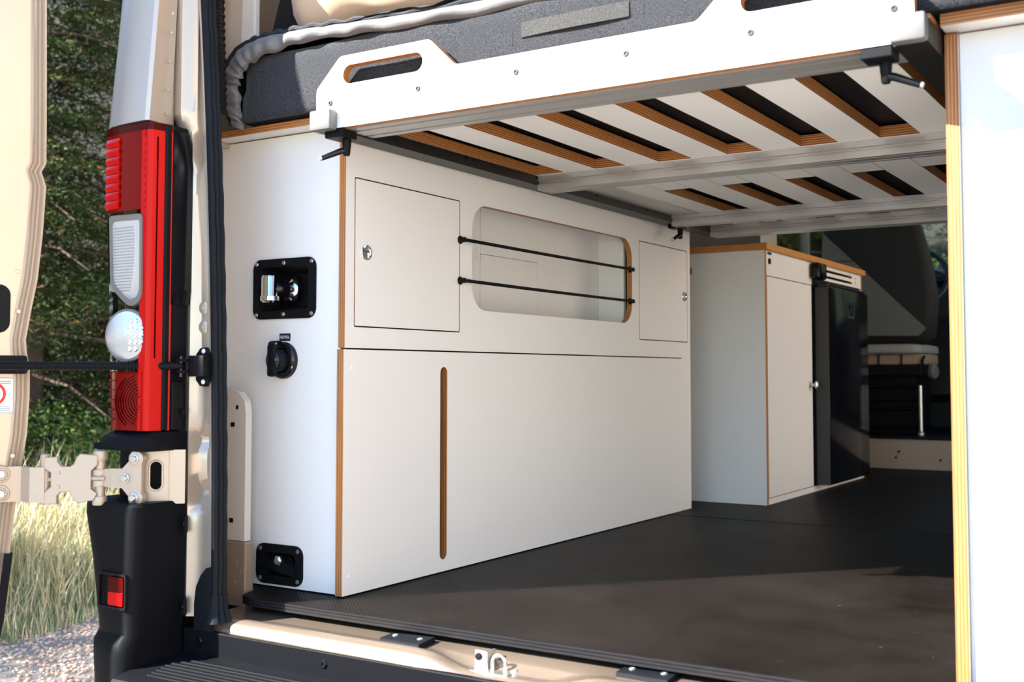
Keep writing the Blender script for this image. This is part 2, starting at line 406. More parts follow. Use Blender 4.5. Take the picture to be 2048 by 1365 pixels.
# interior behind the oblong opening
obj('compartment_back', plate(rect(0.45, 0.702, 0.54, 0.97), 'x', -0.128, -0.11), 'white', cab)
obj('compartment_back', plate(rect(0.704, 1.005, 0.7955, 0.97), 'x', -0.128, -0.11), 'white', cab)
obj('compartment_back', plate(rect(0.704, 1.005, 0.54, 0.794), 'x', -0.128, -0.11), 'white', cab)
obj('compartment_back', plate(rect(1.0065, Y1, 0.54, 0.97), 'x', -0.128, -0.11), 'white', cab)
for y, z in ((0.691, 0.804), (0.714, 0.804), (0.691, 0.786), (0.714, 0.786)): screw(cab, (-0.11, y, z), (1, 0, 0), 0.006, 'label_white')
obj('compartment_floor', box(-0.11, -0.001, 0.02, Y1-0.01, 0.595, 0.605), 'white', cab)
obj('compartment_ceiling', box(-0.11, -0.001, 0.02, Y1-0.01, 0.971, 0.985), 'white', cab)
obj('divider', box(-0.109, -0.018, 0.440, 0.455, 0.606, 0.970), 'white', cab)
obj('divider', box(-0.109, -0.018, 1.385, 1.40, 0.606, 0.970), 'white', cab)
obj('end_panel', plate(rect(-0.33, -0.0005, 0.003, 0.998), 'y', Y1-0.018, Y1, edge_slot=1), ['white', 'ply_y'], cab)
for z in (0.796, 0.696):
    c = obj('bungee_cord', tube([(0.031, 0.424+0.0931*i, z-0.0012*math.sin(PI*i/10)) for i in range(11)], 0.0042, 10), 'black_matt', cab, smooth=True)
    for y, d in ((0.424, -1), (1.355, 1)):
        obj('cord_end', lathe([(0.010, 0), (0.010, 0.003), (0.0065, 0.006), (0.0065, 0.016), (0.003, 0.017)], (0.018, y, z), (1, 0, 0), 14), 'black_plastic', c, smooth=True)
# rear panel with the three service fittings
RX0, RX1 = -0.366, -0.0005
SB = (-0.256, -0.070, 0.590, 0.724); DB = (-0.237, -0.100, 0.008, 0.095)
obj('rear_panel', plate(rect(RX0, RX1, 0.003, 0.998), 'y', 0.008, 0.024, [rrect(SB[0]+0.012, SB[1]-0.012, SB[2]+0.012, SB[3]-0.012, 0.02), rrect(DB[0]+0.01, DB[1]-0.01, DB[2]+0.009, DB[3]-0.01, 0.012)], edge_slot=1), ['white', 'ply_y'], cab)
tb = obj('top_board', plate([(-0.345, -0.04), (-0.002, -0.04), (-0.002, Y1), (-0.345, Y1)], 'z', 1.0005, 1.0165, edge_slot=1), ['white', 'ply_z'], cab)
def tray(parent, b, depth, wall, name, y=0.008, lip=0.004):
    x0, x1, z0, z1 = b
    fr = plate(rrect(x0, x1, z0, z1, 0.022, 6), 'y', y-lip, y+0.0005, [rrect(x0+0.020, x1-0.020, z0+0.018, z1-0.018, 0.014, 6)])
    t = obj(name, fr, 'black_plastic', parent, smooth=True, angle=0.5)
    # sloped walls and floor of the recess
    ro = rrect(x0+0.020, x1-0.020, z0+0.018, z1-0.018, 0.014, 6); ri = rrect(x0+0.020+wall, x1-0.020-wall*0.6, z0+0.018+wall*0.8, z1-0.018-wall*0.8, 0.012, 6)
    rm = [((a[0]*0.35+b_[0]*0.65), (a[1]*0.35+b_[1]*0.65)) for a, b_ in zip(ro, ri)]
    secs = [[(u, y-lip+0.001, v) for u, v in ro], [(u, y+depth*0.75, v) for u, v in rm], [(u, y+depth, v) for u, v in ri]]
    bm = loft(secs, True, False); bm.faces.new([bm.verts[-len(ri)+i] if False else None for i in range(0)]) if False else None
    bm.verts.ensure_lookup_table(); bm.faces.new([bm.verts[2*len(ri)+i] for i in range(len(ri))])
    obj('recess', bm, 'black_plastic', t, smooth=True, angle=1.0)
    return t
sb = tray(cab, SB, 0.045, 0.016, 'shower_port')
sb['label'] = 'black recessed shower port with chrome outlet'
for x in (SB[0]+0.011, (SB[0]+SB[1])/2, SB[1]-0.011):
    for z in (SB[2]+0.010, SB[3]-0.010): screw(sb, (x, 0.004, z), (0, -1, 0), 0.0048, 'steel')
obj('escutcheon', lathe([(0.033, 0), (0.033, 0.003), (0.029, 0.010), (0.018, 0.014), (0.014, 0.012), (0.014, 0.03), (0, 0.03)], (-0.176, 0.046, 0.657), (-0.35, -1, 0), 28), 'chrome', sb, smooth=True)
obj('outlet_elbow', tube([(-0.178, 0.040, 0.657), (-0.184, 0.022, 0.657), (-0.190, 0.008, 0.657), (-0.198, 0.0, 0.656)], [0.016, 0.017, 0.017, 0.014], 16), 'black_gloss', sb, smooth=True)
obj('outlet_nozzle', lathe([(0.0, 0.0), (0.016, 0.0), (0.019, 0.003), (0.0205, 0.005), (0.0205, 0.014), (0.0195, 0.0155), (0.0195, 0.056), (0.0175, 0.060), (0.0160, 0.057), (0, 0.054)], (-0.198, -0.002, 0.626), (0.0, 0, 1), 24), 'chrome', sb, smooth=True)
obj('nozzle_collar', lathe([(0.0208, 0.0), (0.0215, 0.001), (0.0215, 0.010), (0.0208, 0.011)], (-0.198, -0.002, 0.630), (0, 0, 1), 24), 'lens_silver', sb, smooth=True)
# label plate over the water filler
lp = obj('label_plate', box(-0.1765, -0.1445, 0.0065, 0.0085, 0.541, 0.5575, 0.0005), 'label_navy', cab, label='small dark label reading H2O FILL')
def text_mesh(body, size, mt, mat, parent, name, extrude=0.0002):
    cu = bpy.data.curves.new('txt', 'FONT'); cu.body = body; cu.size = size; cu.align_x = 'CENTER'; cu.align_y = 'CENTER'; cu.extrude = extrude
    to = bpy.data.objects.new('txt', cu); COL.objects.link(to)
    bpy.context.view_layer.update()
    me = bpy.data.meshes.new_from_object(to.evaluated_get(bpy.context.evaluated_depsgraph_get()))
    bpy.data.objects.remove(to); bpy.data.curves.remove(cu)
    me.transform(mt); me.materials.clear()
    return obj(name, me, mat, parent)
MT_REAR = Matrix(((1, 0, 0, 0), (0, 0, -1, 0), (0, 1, 0, 0), (0, 0, 0, 1)))
text_mesh('H2O FILL', 0.0086, Matrix.Translation((-0.1605, 0.0062, 0.5492)) @ MT_REAR @ Matrix.Diagonal((0.80, 1.1, 1, 1)), 'label_white', lp, 'lettering')
# water filler with tethered cap
wf = obj('water_filler', lathe([(0.041, 0), (0.041, 0.004), (0.039, 0.009), (0.034, 0.012), (0.028, 0.013), (0.024, 0.010), (0, 0.010)], (-0.163, 0.008, 0.498), (0, -1, 0), 32), 'black_gloss', cab, smooth=True, label='black water filler with ribbed cap')
bm = nb(); secs = []
for h, r0 in ((0.008, 0.023), (0.012, 0.0245), (0.030, 0.0245), (0.034, 0.022)):
    secs.append([(-0.163 + r0*(1+0.045*math.cos(12*a))*math.cos(a), 0.008-h, 0.498 + r0*(1+0.045*math.cos(12*a))*math.sin(a)) for a in [2*PI*i/72 for i in range(72)]])
obj('cap', loft(secs, bm=bm), 'rubber', wf, smooth=True, angle=0.9)
obj('cap_boss', lathe([(0.021, 0), (0.020, 0.005), (0.014, 0.010), (0, 0.012)], (-0.163, -0.024, 0.498), (0, -1, 0), 24), 'black_gloss', wf, smooth=True)
obj('cap_grip', box(-0.1745, -0.1515, -0.036, -0.022, 0.462, 0.534, 0.006), 'black_plastic', wf, smooth=True)
st = nb()
pth = spline([(-0.163, -0.034, 0.528), (-0.163, -0.030, 0.538), (-0.163, -0.016, 0.541), (-0.163, -0.004, 0.535), (-0.163, -0.003, 0.520)], 6)
loft([[(p.x-0.009, p.y, p.z), (p.x+0.009, p.y, p.z), (p.x+0.009, p.y+0.002, p.z-0.002), (p.x-0.009, p.y+0.002, p.z-0.002)] for p in pth], bm=st)
obj('cap_tether', st, 'rubber', wf, smooth=True)
screw(wf, (-0.134, -0.001, 0.484), (0, -1, 0), 0.0055, 'steel'); screw(wf, (-0.190, -0.001, 0.515), (0, -1, 0), 0.0055, 'steel')
# drain valve
db = tray(cab, DB, 0.030, 0.010, 'drain_port'); db['label'] = 'black recessed drain port with lever valve'
for x in (DB[0]+0.013, DB[1]-0.013):
    for z in (DB[2]+0.011, DB[3]-0.011): screw(db, (x, 0.004, z), (0, -1, 0), 0.0048, 'grey_cap')
obj('valve_body', lathe([(0.018, 0), (0.018, 0.012), (0.012, 0.015), (0, 0.015)], (-0.165, 0.037, 0.052), (0, -1, 0), 20), 'black_plastic', db, smooth=True)
hb = nb(); loft([[(-0.222, 0.010, 0.046), (-0.222, -0.002, 0.048), (-0.222, -0.002, 0.058), (-0.222, 0.010, 0.060)], [(-0.165, 0.010, 0.036), (-0.165, -0.006, 0.038), (-0.165, -0.006, 0.066), (-0.165, 0.010, 0.068)], [(-0.116, 0.010, 0.030), (-0.116, -0.004, 0.030), (-0.116, -0.004, 0.050), (-0.116, 0.010, 0.052)]], bm=hb)
obj('valve_lever', hb, 'black_plastic', db)
obj('valve_nut', lathe([(0.012, 0), (0.012, 0.006), (0.007, 0.009), (0, 0.009)], (-0.160, -0.003, 0.062), (0, -1, 0), 6), 'steel', db)

# ================================================================== GARAGE CABINET, right
rc = thing('garage_cabinet', 'sunlit white plywood cabinet at the right edge with exposed layered edge', 'cabinet', (1.40, 0.9, 0.0))
obj('side_panel', plate(rect(0.0, Y1, 0.003, 0.998), 'x', 1.234, 1.2535, edge_slot=1), ['white', 'ply_x'], rc)
obj('rear_panel', plate(rect(1.2545, 1.585, 0.003, 0.998), 'y', 0.009, 0.025, edge_slot=1), ['white', 'ply_y'], rc)
obj('top_board', plate(rect(1.236, 1.595, -0.04, Y1), 'z', 1.0005, 1.0205, edge_slot=1), ['white', 'ply_z'], rc)
obj('end_panel', plate(rect(1.2545, 1.59, 0.003, 0.998), 'y', Y1-0.018, Y1, edge_slot=1), ['white', 'ply_y'], rc)

# ================================================================== BED PLATFORM
bed = thing('bed_platform', 'raised slatted plywood bed platform with white end board and aluminium crossbeams', 'bed frame', (0.62, 0.9, 0.95))
BO = [(0.023, 0.968), (1.211, 0.968), (1.211, 1.053), (1.150, 1.114), (0.924, 1.114), (0.862, 1.055), (0.372, 1.055), (0.311, 1.114), (0.086, 1.114), (0.023, 1.053)]
def rounded(poly, r, n=3):
    out = []; N = len(poly)
    for i, p in enumerate(poly):
        p = Vector(p); a = Vector(poly[i-1]); b = Vector(poly[(i+1) % N])
        da = (a-p).normalized(); dbv = (b-p).normalized()
        s, e = p+da*r, p+dbv*r
        for k in range(n+1):
            t = k/n; q = s*(1-t)**2 + p*2*t*(1-t) + e*t*t; out.append((q.x, q.y))
    return out
eb = obj('end_board', plate(rounded(BO, 0.008), 'y', -0.100, -0.082, [rrect(0.094, 0.295, 1.055, 1.0935, 0.0190, 7), rrect(0.939, 1.140, 1.055, 1.0935, 0.0190, 7)], edge_slot=1), ['white', 'ply_y'], bed, label='white end board with two oblong hand holes')
for x in (0.061, 0.284, 0.508, 0.732, 0.956, 1.182): screw(eb, (x, -0.100, 1.021), (0, -1, 0), 0.0060, 'fridge_side')
# deck sheets with rectangular slots
slots1 = [(0.081+0.1766*k, 0.081+0.1766*k+0.0865) for k in range(7)]
slots1[-1] = (slots1[-1][0], min(slots1[-1][1], 1.223))
obj('deck_sheet', plate(rect(0.077, 1.229, -0.075, 0.735), 'z', 0.988, 1.0125, [rect(a, b, 0.015, 0.677) for a, b in slots1], edge_slot=1), ['white', 'ply_z'], bed)
# second sheet: slats with short filler boards between them
xs = [0.077]+[v for ab in slots1 for v in ab]+[1.229]
for k in range(0, len(xs)-1, 2):
    obj('deck_slat', plate(rect(xs[k], xs[k+1], 0.738, 1.93), 'z', 0.988, 1.0125, edge_slot=1), ['white', 'ply_z'], bed)
for a, b in slots1:
    obj('deck_filler', plate(rect(a+0.0015, b-0.0015, 0.738, 1.083), 'z', 0.988, 1.0125, edge_slot=1), ['white', 'ply_z'], bed)
def beam(y0, y1, z0, z1, x0=0.081, x1=1.179):
    n = 0.004; h = (z1-z0)
    prof = [(y0, z0), (y0, z0+h*0.40), (y0+n*1.8, z0+h*0.44), (y0+n*1.8, z0+h*0.60), (y0, z0+h*0.64), (y0, z1), (y1, z1), (y1, z0)]
    w = y1-y0
    for c in (0.75, 0.25):
        prof += [(y0+w*c+0.004, z0), (y0+w*c+0.004, z0+n), (y0+w*c-0.004, z0+n), (y0+w*c-0.004, z0)]
    return loft([[(x, y, z) for y, z in prof] for x in (x0, x1)])
for y0, y1, lab in ((-0.0815, 0.012, None), (0.688, 0.756, None), (1.537, 1.580, None), (1.862, 1.930, None)):
    b = obj('crossbeam', beam(y0, y1, 0.950 if y0 > 0 else 0.9665, 0.9875), 'alu', bed)
obj('cover_strip', box(0.081, 0.175, 0.76, 1.53, 0.984, 0.9878), 'alu', bed)
for x0, x1, lab in ((0.027, 0.080, 'left'), (1.180, 1.231, 'right')):
    rl = obj('rail', box(x0, x1, -0.100, 1.95, 0.963, 1.0), 'rail_black', bed)
    obj('rail_end_cap', box(x0-0.001, x1+0.001, -0.126, -0.1005, 0.962, 1.004, 0.005), 'grey_cap', rl, smooth=True)
    sx = x1 if lab == 'left' else x0
    for y in (0.03, 0.36, 0.69, 1.02, 1.35, 1.68):
        screw(rl, (sx, y, 0.982), (1 if lab == 'left' else -1, 0, 0), 0.005, 'black_plastic')
def clamp(x, y, hx, hy):
    c = obj('clamp_lever', box(x-0.030, x+0.018, y-0.034, y+0.012, 0.950, 0.9664, 0.002), 'black_plastic', bed, label='black clamping lever under the bed frame')
    obj('lever_hub', lathe([(0.0095, 0), (0.0095, 0.010), (0.008, 0.022), (0.0075, 0.030), (0.006, 0.034)], (x, y, 0.951), (0, 0, -1), 16), 'black_plastic', c, smooth=True)
    h = Vector((hx, hy, 0)).normalized()*0.050
    obj('lever_handle', tube([(x, y, 0.928), (x+h.x*0.25, y+h.y*0.25, 0.926), (x+h.x, y+h.y, 0.910)], [0.0075, 0.0065, 0.005], 12), 'black_gloss', c, smooth=True)
    obj('lever_tip', lathe([(0.0052, 0), (0.0052, 0.004), (0.003, 0.005)], (x+h.x, y+h.y, 0.910), (h.x, h.y, -0.016), 12), 'alu', c, smooth=True)
clamp(0.075, -0.065, -0.6, -0.55)
clamp(1.160, -0.065, 0.9, 0.15)
clamp(0.075, 1.62, -0.1, -1.0)

# ================================================================== MATTRESS, BLANKET, DUVET
def noise3(x, y, z):
    return (math.sin(3.1*x+1.7*math.sin(2.3*y+z))+math.sin(4.3*y+1.3*math.sin(2.9*z+x))+math.sin(3.7*z+1.9*math.sin(2.1*x+y)))/3
mt = thing('mattress', 'charcoal felt-covered mattress lying on the slatted bed platform', 'mattress', (0.62, 0.9, 1.018))
def soft_box(x0, x1, y0, y1, z0, z1, r, nx, ny, amp, fr, bm=None, rb=None):
    """rounded slab with slight waves, subdivided"""
    bm = bm or nb()
    bx(bm, x0, x1, y0, y1, z0, z1)
    bmesh.ops.subdivide_edges(bm, edges=[e for e in bm.edges if abs(e.verts[0].co.x-e.verts[1].co.x) > 0.01], cuts=nx, use_grid_fill=True)
    bmesh.ops.subdivide_edges(bm, edges=[e for e in bm.edges if abs(e.verts[0].co.y-e.verts[1].co.y) > 0.01], cuts=ny, use_grid_fill=True)
    bmesh.ops.subdivide_edges(bm, edges=[e for e in bm.edges if abs(e.verts[0].co.z-e.verts[1].co.z) > 0.01], cuts=7, use_grid_fill=True)
    for v in bm.verts:
        p = v.co
        rr = rb if (rb and p.z < (z0+z1)/2) else r
        c = Vector((min(max(p.x, x0+rr), x1-rr), min(max(p.y, y0+rr), y1-rr), min(max(p.z, z0+rr), z1-rr)))
        d = p-c
        if d.length > 1e-6:
            p = c + d.normalized()*min(d.length, rr)
        if rb and p.z < z0+0.01:
            v.co = p; continue
        p = p + Vector((noise3(p.y*fr, p.z*fr, p.x*fr), noise3(p.x*fr, p.z*fr, p.y*fr), noise3(p.x*fr, p.y*fr, 0)))*amp
        v.co = p
    return bm
_mb = soft_box(-0.232, 1.47, -0.062, 1.93, 1.0185, 1.172, 0.022, 60, 40, 0.0018, 7.0, rb=0.005)
bmesh.ops.recalc_face_normals(_mb, faces=_mb.faces)
for f in _mb.faces:
    f.normal_update(); f.material_index = 1 if f.normal.z < -0.8 else 0
mb = obj('cover', _mb, ['felt', 'black_matt'], mt, smooth=True, angle=3)
wb = nb(); secs = []
for i in range(13):
    t = i/12; x = lerp(0.497, 0.720, t); bow = 0.004*math.sin(PI*t)+0.003
    zt, zb = lerp(1.125, 1.127, t), lerp(1.096, 1.098, t)
    secs.append([(x, -0.0615-bow, zb), (x, -0.0615-bow*0.6, zt), (x, -0.0595-bow*0.6, zt), (x, -0.0595-bow, zb)])
wbo = obj('webbing_handle', loft(secs, bm=wb), 'webbing', mt, label='woven grey webbing grab handle')
for x in (0.476, 0.748):
    obj('stitch_line', box(x-0.0007, x+0.0007, -0.0618, -0.0575, 1.083, 1.125), 'stitch', mt)

bl = thing('blanket', 'dark quilted blanket with puckered grey satin hem spread over the mattress', 'blanket', (0.5, 0.8, 1.19))
def blanket_top():
    nx, ny = 70, 34; bm = nb(); grid = []
    for j in range(ny+1):
        y = lerp(-0.070, 1.88, (j/ny)**1.6); row = []
        for i in range(nx+1):
            s = i/nx
            # arclength from the left hem up over the mattress and across
            L = s*1.95
            if L < 0.12: x, z = -0.262, 1.055+L
            elif L < 0.22:
                a = (L-0.12)/0.10*PI/2; x, z = -0.262+0.045*(1-math.cos(a))*1.2, 1.175+0.025*math.sin(a)
            else: x, z = -0.208+(L-0.22), 1.20
            fold = 0.004*noise3(x*14, y*9, 1.0)+0.003*math.sin(x*60)*max(0, 1-(y+0.07)*12)
            if L > 0.22: z += fold+0.004*math.sin(y*14)
            else: x += fold*1.3
            row.append(bm.verts.new((x, y, z)))
        grid.append(row)
    for j in range(ny):
        for i in range(nx): bm.faces.new((grid[j][i], grid[j][i+1], grid[j+1][i+1], grid[j+1][i]))
    r = bmesh.ops.solidify(bm, geom=list(bm.faces), thickness=0.010)
    return bm
obj('quilt', blanket_top(), 'navy', bl, smooth=True, angle=3)
hp = spline([(1.45, -0.058, 1.180), (0.95, -0.060, 1.184), (0.62, -0.061, 1.186), (0.36, -0.062, 1.184), (0.16, -0.065, 1.190), (0.02, -0.067, 1.198), (-0.09, -0.070, 1.201), (-0.17, -0.074, 1.198), (-0.225, -0.076, 1.184), (-0.262, -0.076, 1.152), (-0.280, -0.074, 1.112), (-0.276, -0.072, 1.075), (-0.262, -0.070, 1.042), (-0.252, -0.068, 1.018)], 12)
secs = []
for i, p in enumerate(hp):
    t = (hp[min(i+1, len(hp)-1)]-hp[max(i-1, 0)]).normalized()
    nrm = Vector((t.z, 0, -t.x)).normalized()   # towards the inside of the bed edge (down for the top run)
    if nrm.z > 0 and p.x > -0.2: nrm = -nrm
    if p.x <= -0.2: nrm = Vector((abs(nrm.x), 0, -abs(nrm.z)))
    f = i/len(hp); w = 0.028 if p.x > 0 else lerp(0.028, 0.056, min(1, -p.x/0.24)**1.5)
    if p.z < 1.06: w *= max(0.75, (p.z-1.0)/0.06)
    puck = 0.0035*math.sin(i*0.95)+0.0035*math.sin(i*0.43+1)
    w *= 1+0.08*math.sin(i*0.6)
    o_ = Vector((0, puck-0.004, 0))
    a = p + o_*0.2; b = p + nrm*w*0.5 + o_*1.2 + Vector((0, -0.007, 0)); c = p + nrm*w + o_*0.4
    d = p + nrm*w*0.5 + Vector((0, 0.012, 0))
    am = (a+b)*0.5+Vector((0, -0.004, 0)); bm_ = (b+c)*0.5+Vector((0, -0.004, 0))
    secs.append([tuple(a), tuple(am), tuple(b), tuple(bm_), tuple(c), tuple(d)])
obj('satin_hem', loft(secs), 'satin_grey', bl, smooth=True, angle=3, label='puckered grey satin hem')
edge = []
for i, p in enumerate(hp):
    q = Vector(p); q.y += 0.004
    if p.x > -0.2: q.z += 0.004+0.003*math.sin(i*1.1)
    else: q.x -= 0.006; q.z += 0.003
    edge.append(q)
obj('binding', tube(edge, 0.0065, 8), 'navy', bl, smooth=True)

dv = tag(obj('duvet', soft_box(-0.185, 1.15, -0.02, 0.62, 1.212, 1.52, 0.085, 70, 40, 0.016, 7.5), 'duvet', smooth=True, angle=3, origin=(0.5, 0.3, 1.21)), 'puffy beige duvet folded on the dark blanket', 'duvet')

# ================================================================== KITCHEN UNIT
ku = thing('kitchen_unit', 'white plywood kitchen unit with orange wooden worktop and tall door', 'cabinet', (0.0, 2.7, 0.0))
KX = 0.209
obj('side_panel', plate(rect(-0.33, KX, 0.002, 0.9135), 'y', 2.055, 2.073, edge_slot=1), ['white', 'ply_y'], ku)
obj('end_panel', plate(rect(-0.33, KX, 0.002, 0.9135), 'y', 3.322, 3.340, edge_slot=1), ['white', 'ply_y'], ku)
obj('divider', plate(rect(-0.33, KX-0.02, 0.03, 0.82), 'y', 2.598, 2.612, edge_slot=1), ['white', 'ply_y'], ku)
obj('worktop', box(-0.335, 0.224, 2.040, 3.352, 0.914, 0.938, 0.002), 'worktop', ku)
sl = [rrect(2.715, 3.18, 0.889, 0.900, 0.005, 3), rrect(2.715, 3.18, 0.864, 0.875, 0.005, 3), rrect(3.225, 3.236, 0.888, 0.896, 0.0035, 3), rrect(3.225, 3.236, 0.868, 0.881, 0.0045, 3)]
obj('fascia', plate([(2.0745, 0.8235), (2.6, 0.8235), (2.6, 0.853), (3.3205, 0.853), (3.3205, 0.9135), (2.0745, 0.9135)], 'x', KX-0.018, KX, sl, edge_slot=1), ['white', 'ply_x'], ku)
obj('vent_backing', box(KX-0.05, KX-0.045, 2.65, 3.30, 0.853, 0.913), 'black_matt', ku)
kd = obj('cupboard_door', plate(rect(2.0775, 2.595, 0.0265, 0.8205), 'x', KX-0.018, KX, edge_slot=1), ['white', 'ply_x'], ku)
obj('door_knob', lathe([(0.007, 0), (0.006, 0.010), (0.006, 0.016), (0.016, 0.022), (0.017, 0.027), (0.012, 0.031), (0, 0.032)], (KX, 2.572, 0.425), (1, 0, 0), 20), 'steel', kd, smooth=True)
obj('plinth', plate(rect(2.0745, 3.3205, 0.002, 0.024), 'x', KX-0.018, KX, edge_slot=1), ['white', 'ply_x'], ku)
obj('back_panel', box(-0.335, -0.331, 2.06, 3.335, 0.002, 0.913), 'white', ku)
sk = obj('socket', lathe([(0.011, 0), (0.011, 0.004), (0.008, 0.005), (0, 0.003)], (KX, 2.103, 0.876), (1, 0, 0), 20), 'black_plastic', ku, smooth=True)
obj('socket_label', box(KX, KX+0.0008, 2.085, 2.128, 0.900, 0.910), 'label_navy', ku)
lt = obj('work_light', box(KX+0.004, KX+0.040, 2.575, 2.680, 0.846, 0.912, 0.010), 'black_gloss', ku, smooth=True, label='square black light fixed to the kitchen fascia')
obj('light_bracket', box(KX, KX+0.0045, 2.595, 2.66, 0.86, 0.90), 'black_plastic', lt)
for k in range(4): obj('cooling_fin', box(KX+0.010, KX+0.036, 2.568, 2.5755, 0.856+k*0.013, 0.862+k*0.013), 'black_plastic', lt)
obj('hinge_block', box(-0.081, -0.070, 2.0475, 2.055, 0.838, 0.862), 'ply_y', ku)

fr = thing('fridge', 'glossy black compact fridge built into the kitchen unit', 'fridge', (0.0, 2.95, 0.024))
obj('body', box(-0.30, 0.206, 2.6165, 3.318, 0.026, 0.850, 0.003), 'black_plastic', fr)
obj('door_gasket', box(0.207, 0.216, 2.624, 3.206, 0.034, 0.812), 'rubber', fr)
fd = obj('door', box(0.2165, 0.270, 2.622, 3.205, 0.028, 0.818, 0.006), 'black_gloss', fr, smooth=True)
obj('handle_bezel', plate(rrect(2.885, 2.985, 0.700, 0.782, 0.006, 3), 'x', 0.270, 0.2715, [rrect(2.897, 2.973, 0.712, 0.770, 0.004, 3)]), 'teal_trim', fd)
obj('handle_latch', box(0.270, 0.274, 2.91, 2.96, 0.742, 0.758, 0.001), 'black_plastic', fd)
obj('upper_hinge', box(0.216, 0.262, 2.64, 3.19, 0.8185, 0.830, 0.002), 'black_gloss', fr)
obj('door_edge_trim', box(0.2165, 0.268, 2.6190, 2.622, 0.030, 0.816), 'fridge_side', fr)

# ================================================================== CAB: seat, steering wheel, dashboard
se = thing('driver_seat', 'black and grey driver seat in the dark cab beyond the fridge', 'seat', (0.1, 4.3, 0.16))
bm = nb(); secs = []
for z, xl, xr, y0, y1 in ((0.625, -0.16, 0.335, 4.07, 4.17), (0.66, -0.185, 0.362, 4.045, 4.20), (0.84, -0.20, 0.378, 4.04, 4.21), (1.02, -0.20, 0.355, 4.055, 4.20), (1.22, -0.195, 0.305, 4.08, 4.20), (1.34, -0.15, 0.25, 4.10, 4.19), (1.38, -0.10, 0.20, 4.12, 4.18)):
    secs.append([(x, y, z) for x, y in rrect(xl, xr, y0, y1, 0.045, 5)])
obj('backrest', loft(secs, bm=bm), 'seat_black', se, smooth=True, angle=1.2)
gp = [(-0.175, 1.205), (-0.192, 0.80), (-0.175, 0.668), (0.300, 0.660), (0.334, 0.690), (0.330, 0.705)]  # grey plate with a diagonal upper edge over the black backrest
obj('grey_back_panel', plate(gp, 'y', 4.028, 4.055), 'seat_grey', se, label='grey panel with diagonal edge on the seat back')
obj('panel_seam', box(-0.18, 0.02, 4.0265, 4.0285, 1.052, 1.056), 'seat_black', se)
obj('cushion', soft_box(-0.17, 0.300, 4.05, 4.55, 0.568, 0.624, 0.022, 10, 8, 0.002, 6), 'seat_light', se, smooth=True, angle=3)
obj('cushion_base', box(-0.15, 0.30, 4.10, 4.5, 0.516, 0.570, 0.01), 'seat_tan', se)
obj('base_strap', box(0.085, 0.092, 4.093, 4.10, 0.516, 0.57), 'seat_black', se)
obj('base_strap', box(0.20, 0.207, 4.093, 4.10, 0.516, 0.57), 'seat_black', se)
obj('seat_frame', box(-0.17, 0.30, 4.09, 4.5, 0.46, 0.512, 0.006), 'black_gloss', se)
obj('seat_box', box(-0.15, 0.255, 4.14, 4.5, 0.16, 0.455, 0.006), 'black_plastic', se)
for z in (0.403, 0.335, 0.29, 0.20): obj('frame_bar', tube([(-0.17, 4.12, z), (0.275, 4.12, z)], 0.010, 10), 'black_gloss', se, smooth=True)
obj('post', tube([(0.292, 4.10, 0.159), (0.292, 4.10, 0.41)], 0.012, 12), 'steel', se, smooth=True)
obj('post_foot', lathe([(0.018, 0), (0.018, 0.012), (0.012, 0.02)], (0.292, 4.10, 0.159), (0, 0, 1), 14), 'alu', se, smooth=True)
obj('recline_knob', lathe([(0.035, 0), (0.038, 0.006), (0.038, 0.022), (0.030, 0.03), (0, 0.03)], (0.335, 4.14, 0.48), (1, -0.2, 0), 20), 'grey_cap', se, smooth=True)
obj('adjuster_link', tube(spline([(0.30, 4.10, 0.46), (0.31, 4.09, 0.49), (0.305, 4.09, 0.53), (0.315, 4.10, 0.56)], 4), 0.007, 8), 'black_gloss', se, smooth=True)
obj('headrest', soft_box(-0.07, 0.18, 4.11, 4.20, 1.42, 1.60, 0.035, 6, 3, 0.0, 1), 'seat_black', se, smooth=True, angle=3)
for x in (0.0, 0.11): obj('headrest_post', tube([(x, 4.15, 1.36), (x, 4.15, 1.44)], 0.006, 8), 'steel', se, smooth=True)

sw = thing('steering_wheel', 'dark blue-black steering wheel behind the seat back', 'steering wheel', (0.11, 4.76, 1.0))
cw = Vector((0.11, 4.76, 1.0)); tilt = Matrix.Rotation(math.radians(-28), 3, 'X')
def wp(r, a): return cw + tilt @ Vector((r*math.cos(a), 0, r*math.sin(a)))
bm = nb(); rows = []
for i in range(40):
    a = 2*PI*i/40; c = wp(0.195, a); rad = (c-cw).normalized(); ax = tilt @ Vector((0, 1, 0))
    rows.append([c + 0.015*(math.cos(2*PI*k/10)*rad + math.sin(2*PI*k/10)*ax) for k in range(10)])
loft(rows+[rows[0]], True, False, bm); bmesh.ops.remove_doubles(bm, verts=bm.verts, dist=1e-5)
obj('rim', bm, 'wheel_rim', sw, smooth=True, angle=3)
obj('hub', lathe([(0.07, -0.02), (0.075, 0.0), (0.06, 0.02), (0, 0.025)], cw, tilt @ Vector((0, -1, 0)), 24), 'dash', sw, smooth=True)
for a in (0.1, PI-0.1, -PI/2): obj('spoke', tube([wp(0.06, a), wp(0.19, a)], [0.018, 0.011], 10), 'wheel_rim', sw, smooth=True)
obj('column', tube([cw+tilt @ Vector((0, 0.02, 0)), (0.11, 5.03, 0.86)], 0.04, 14), 'dash', sw, smooth=True)

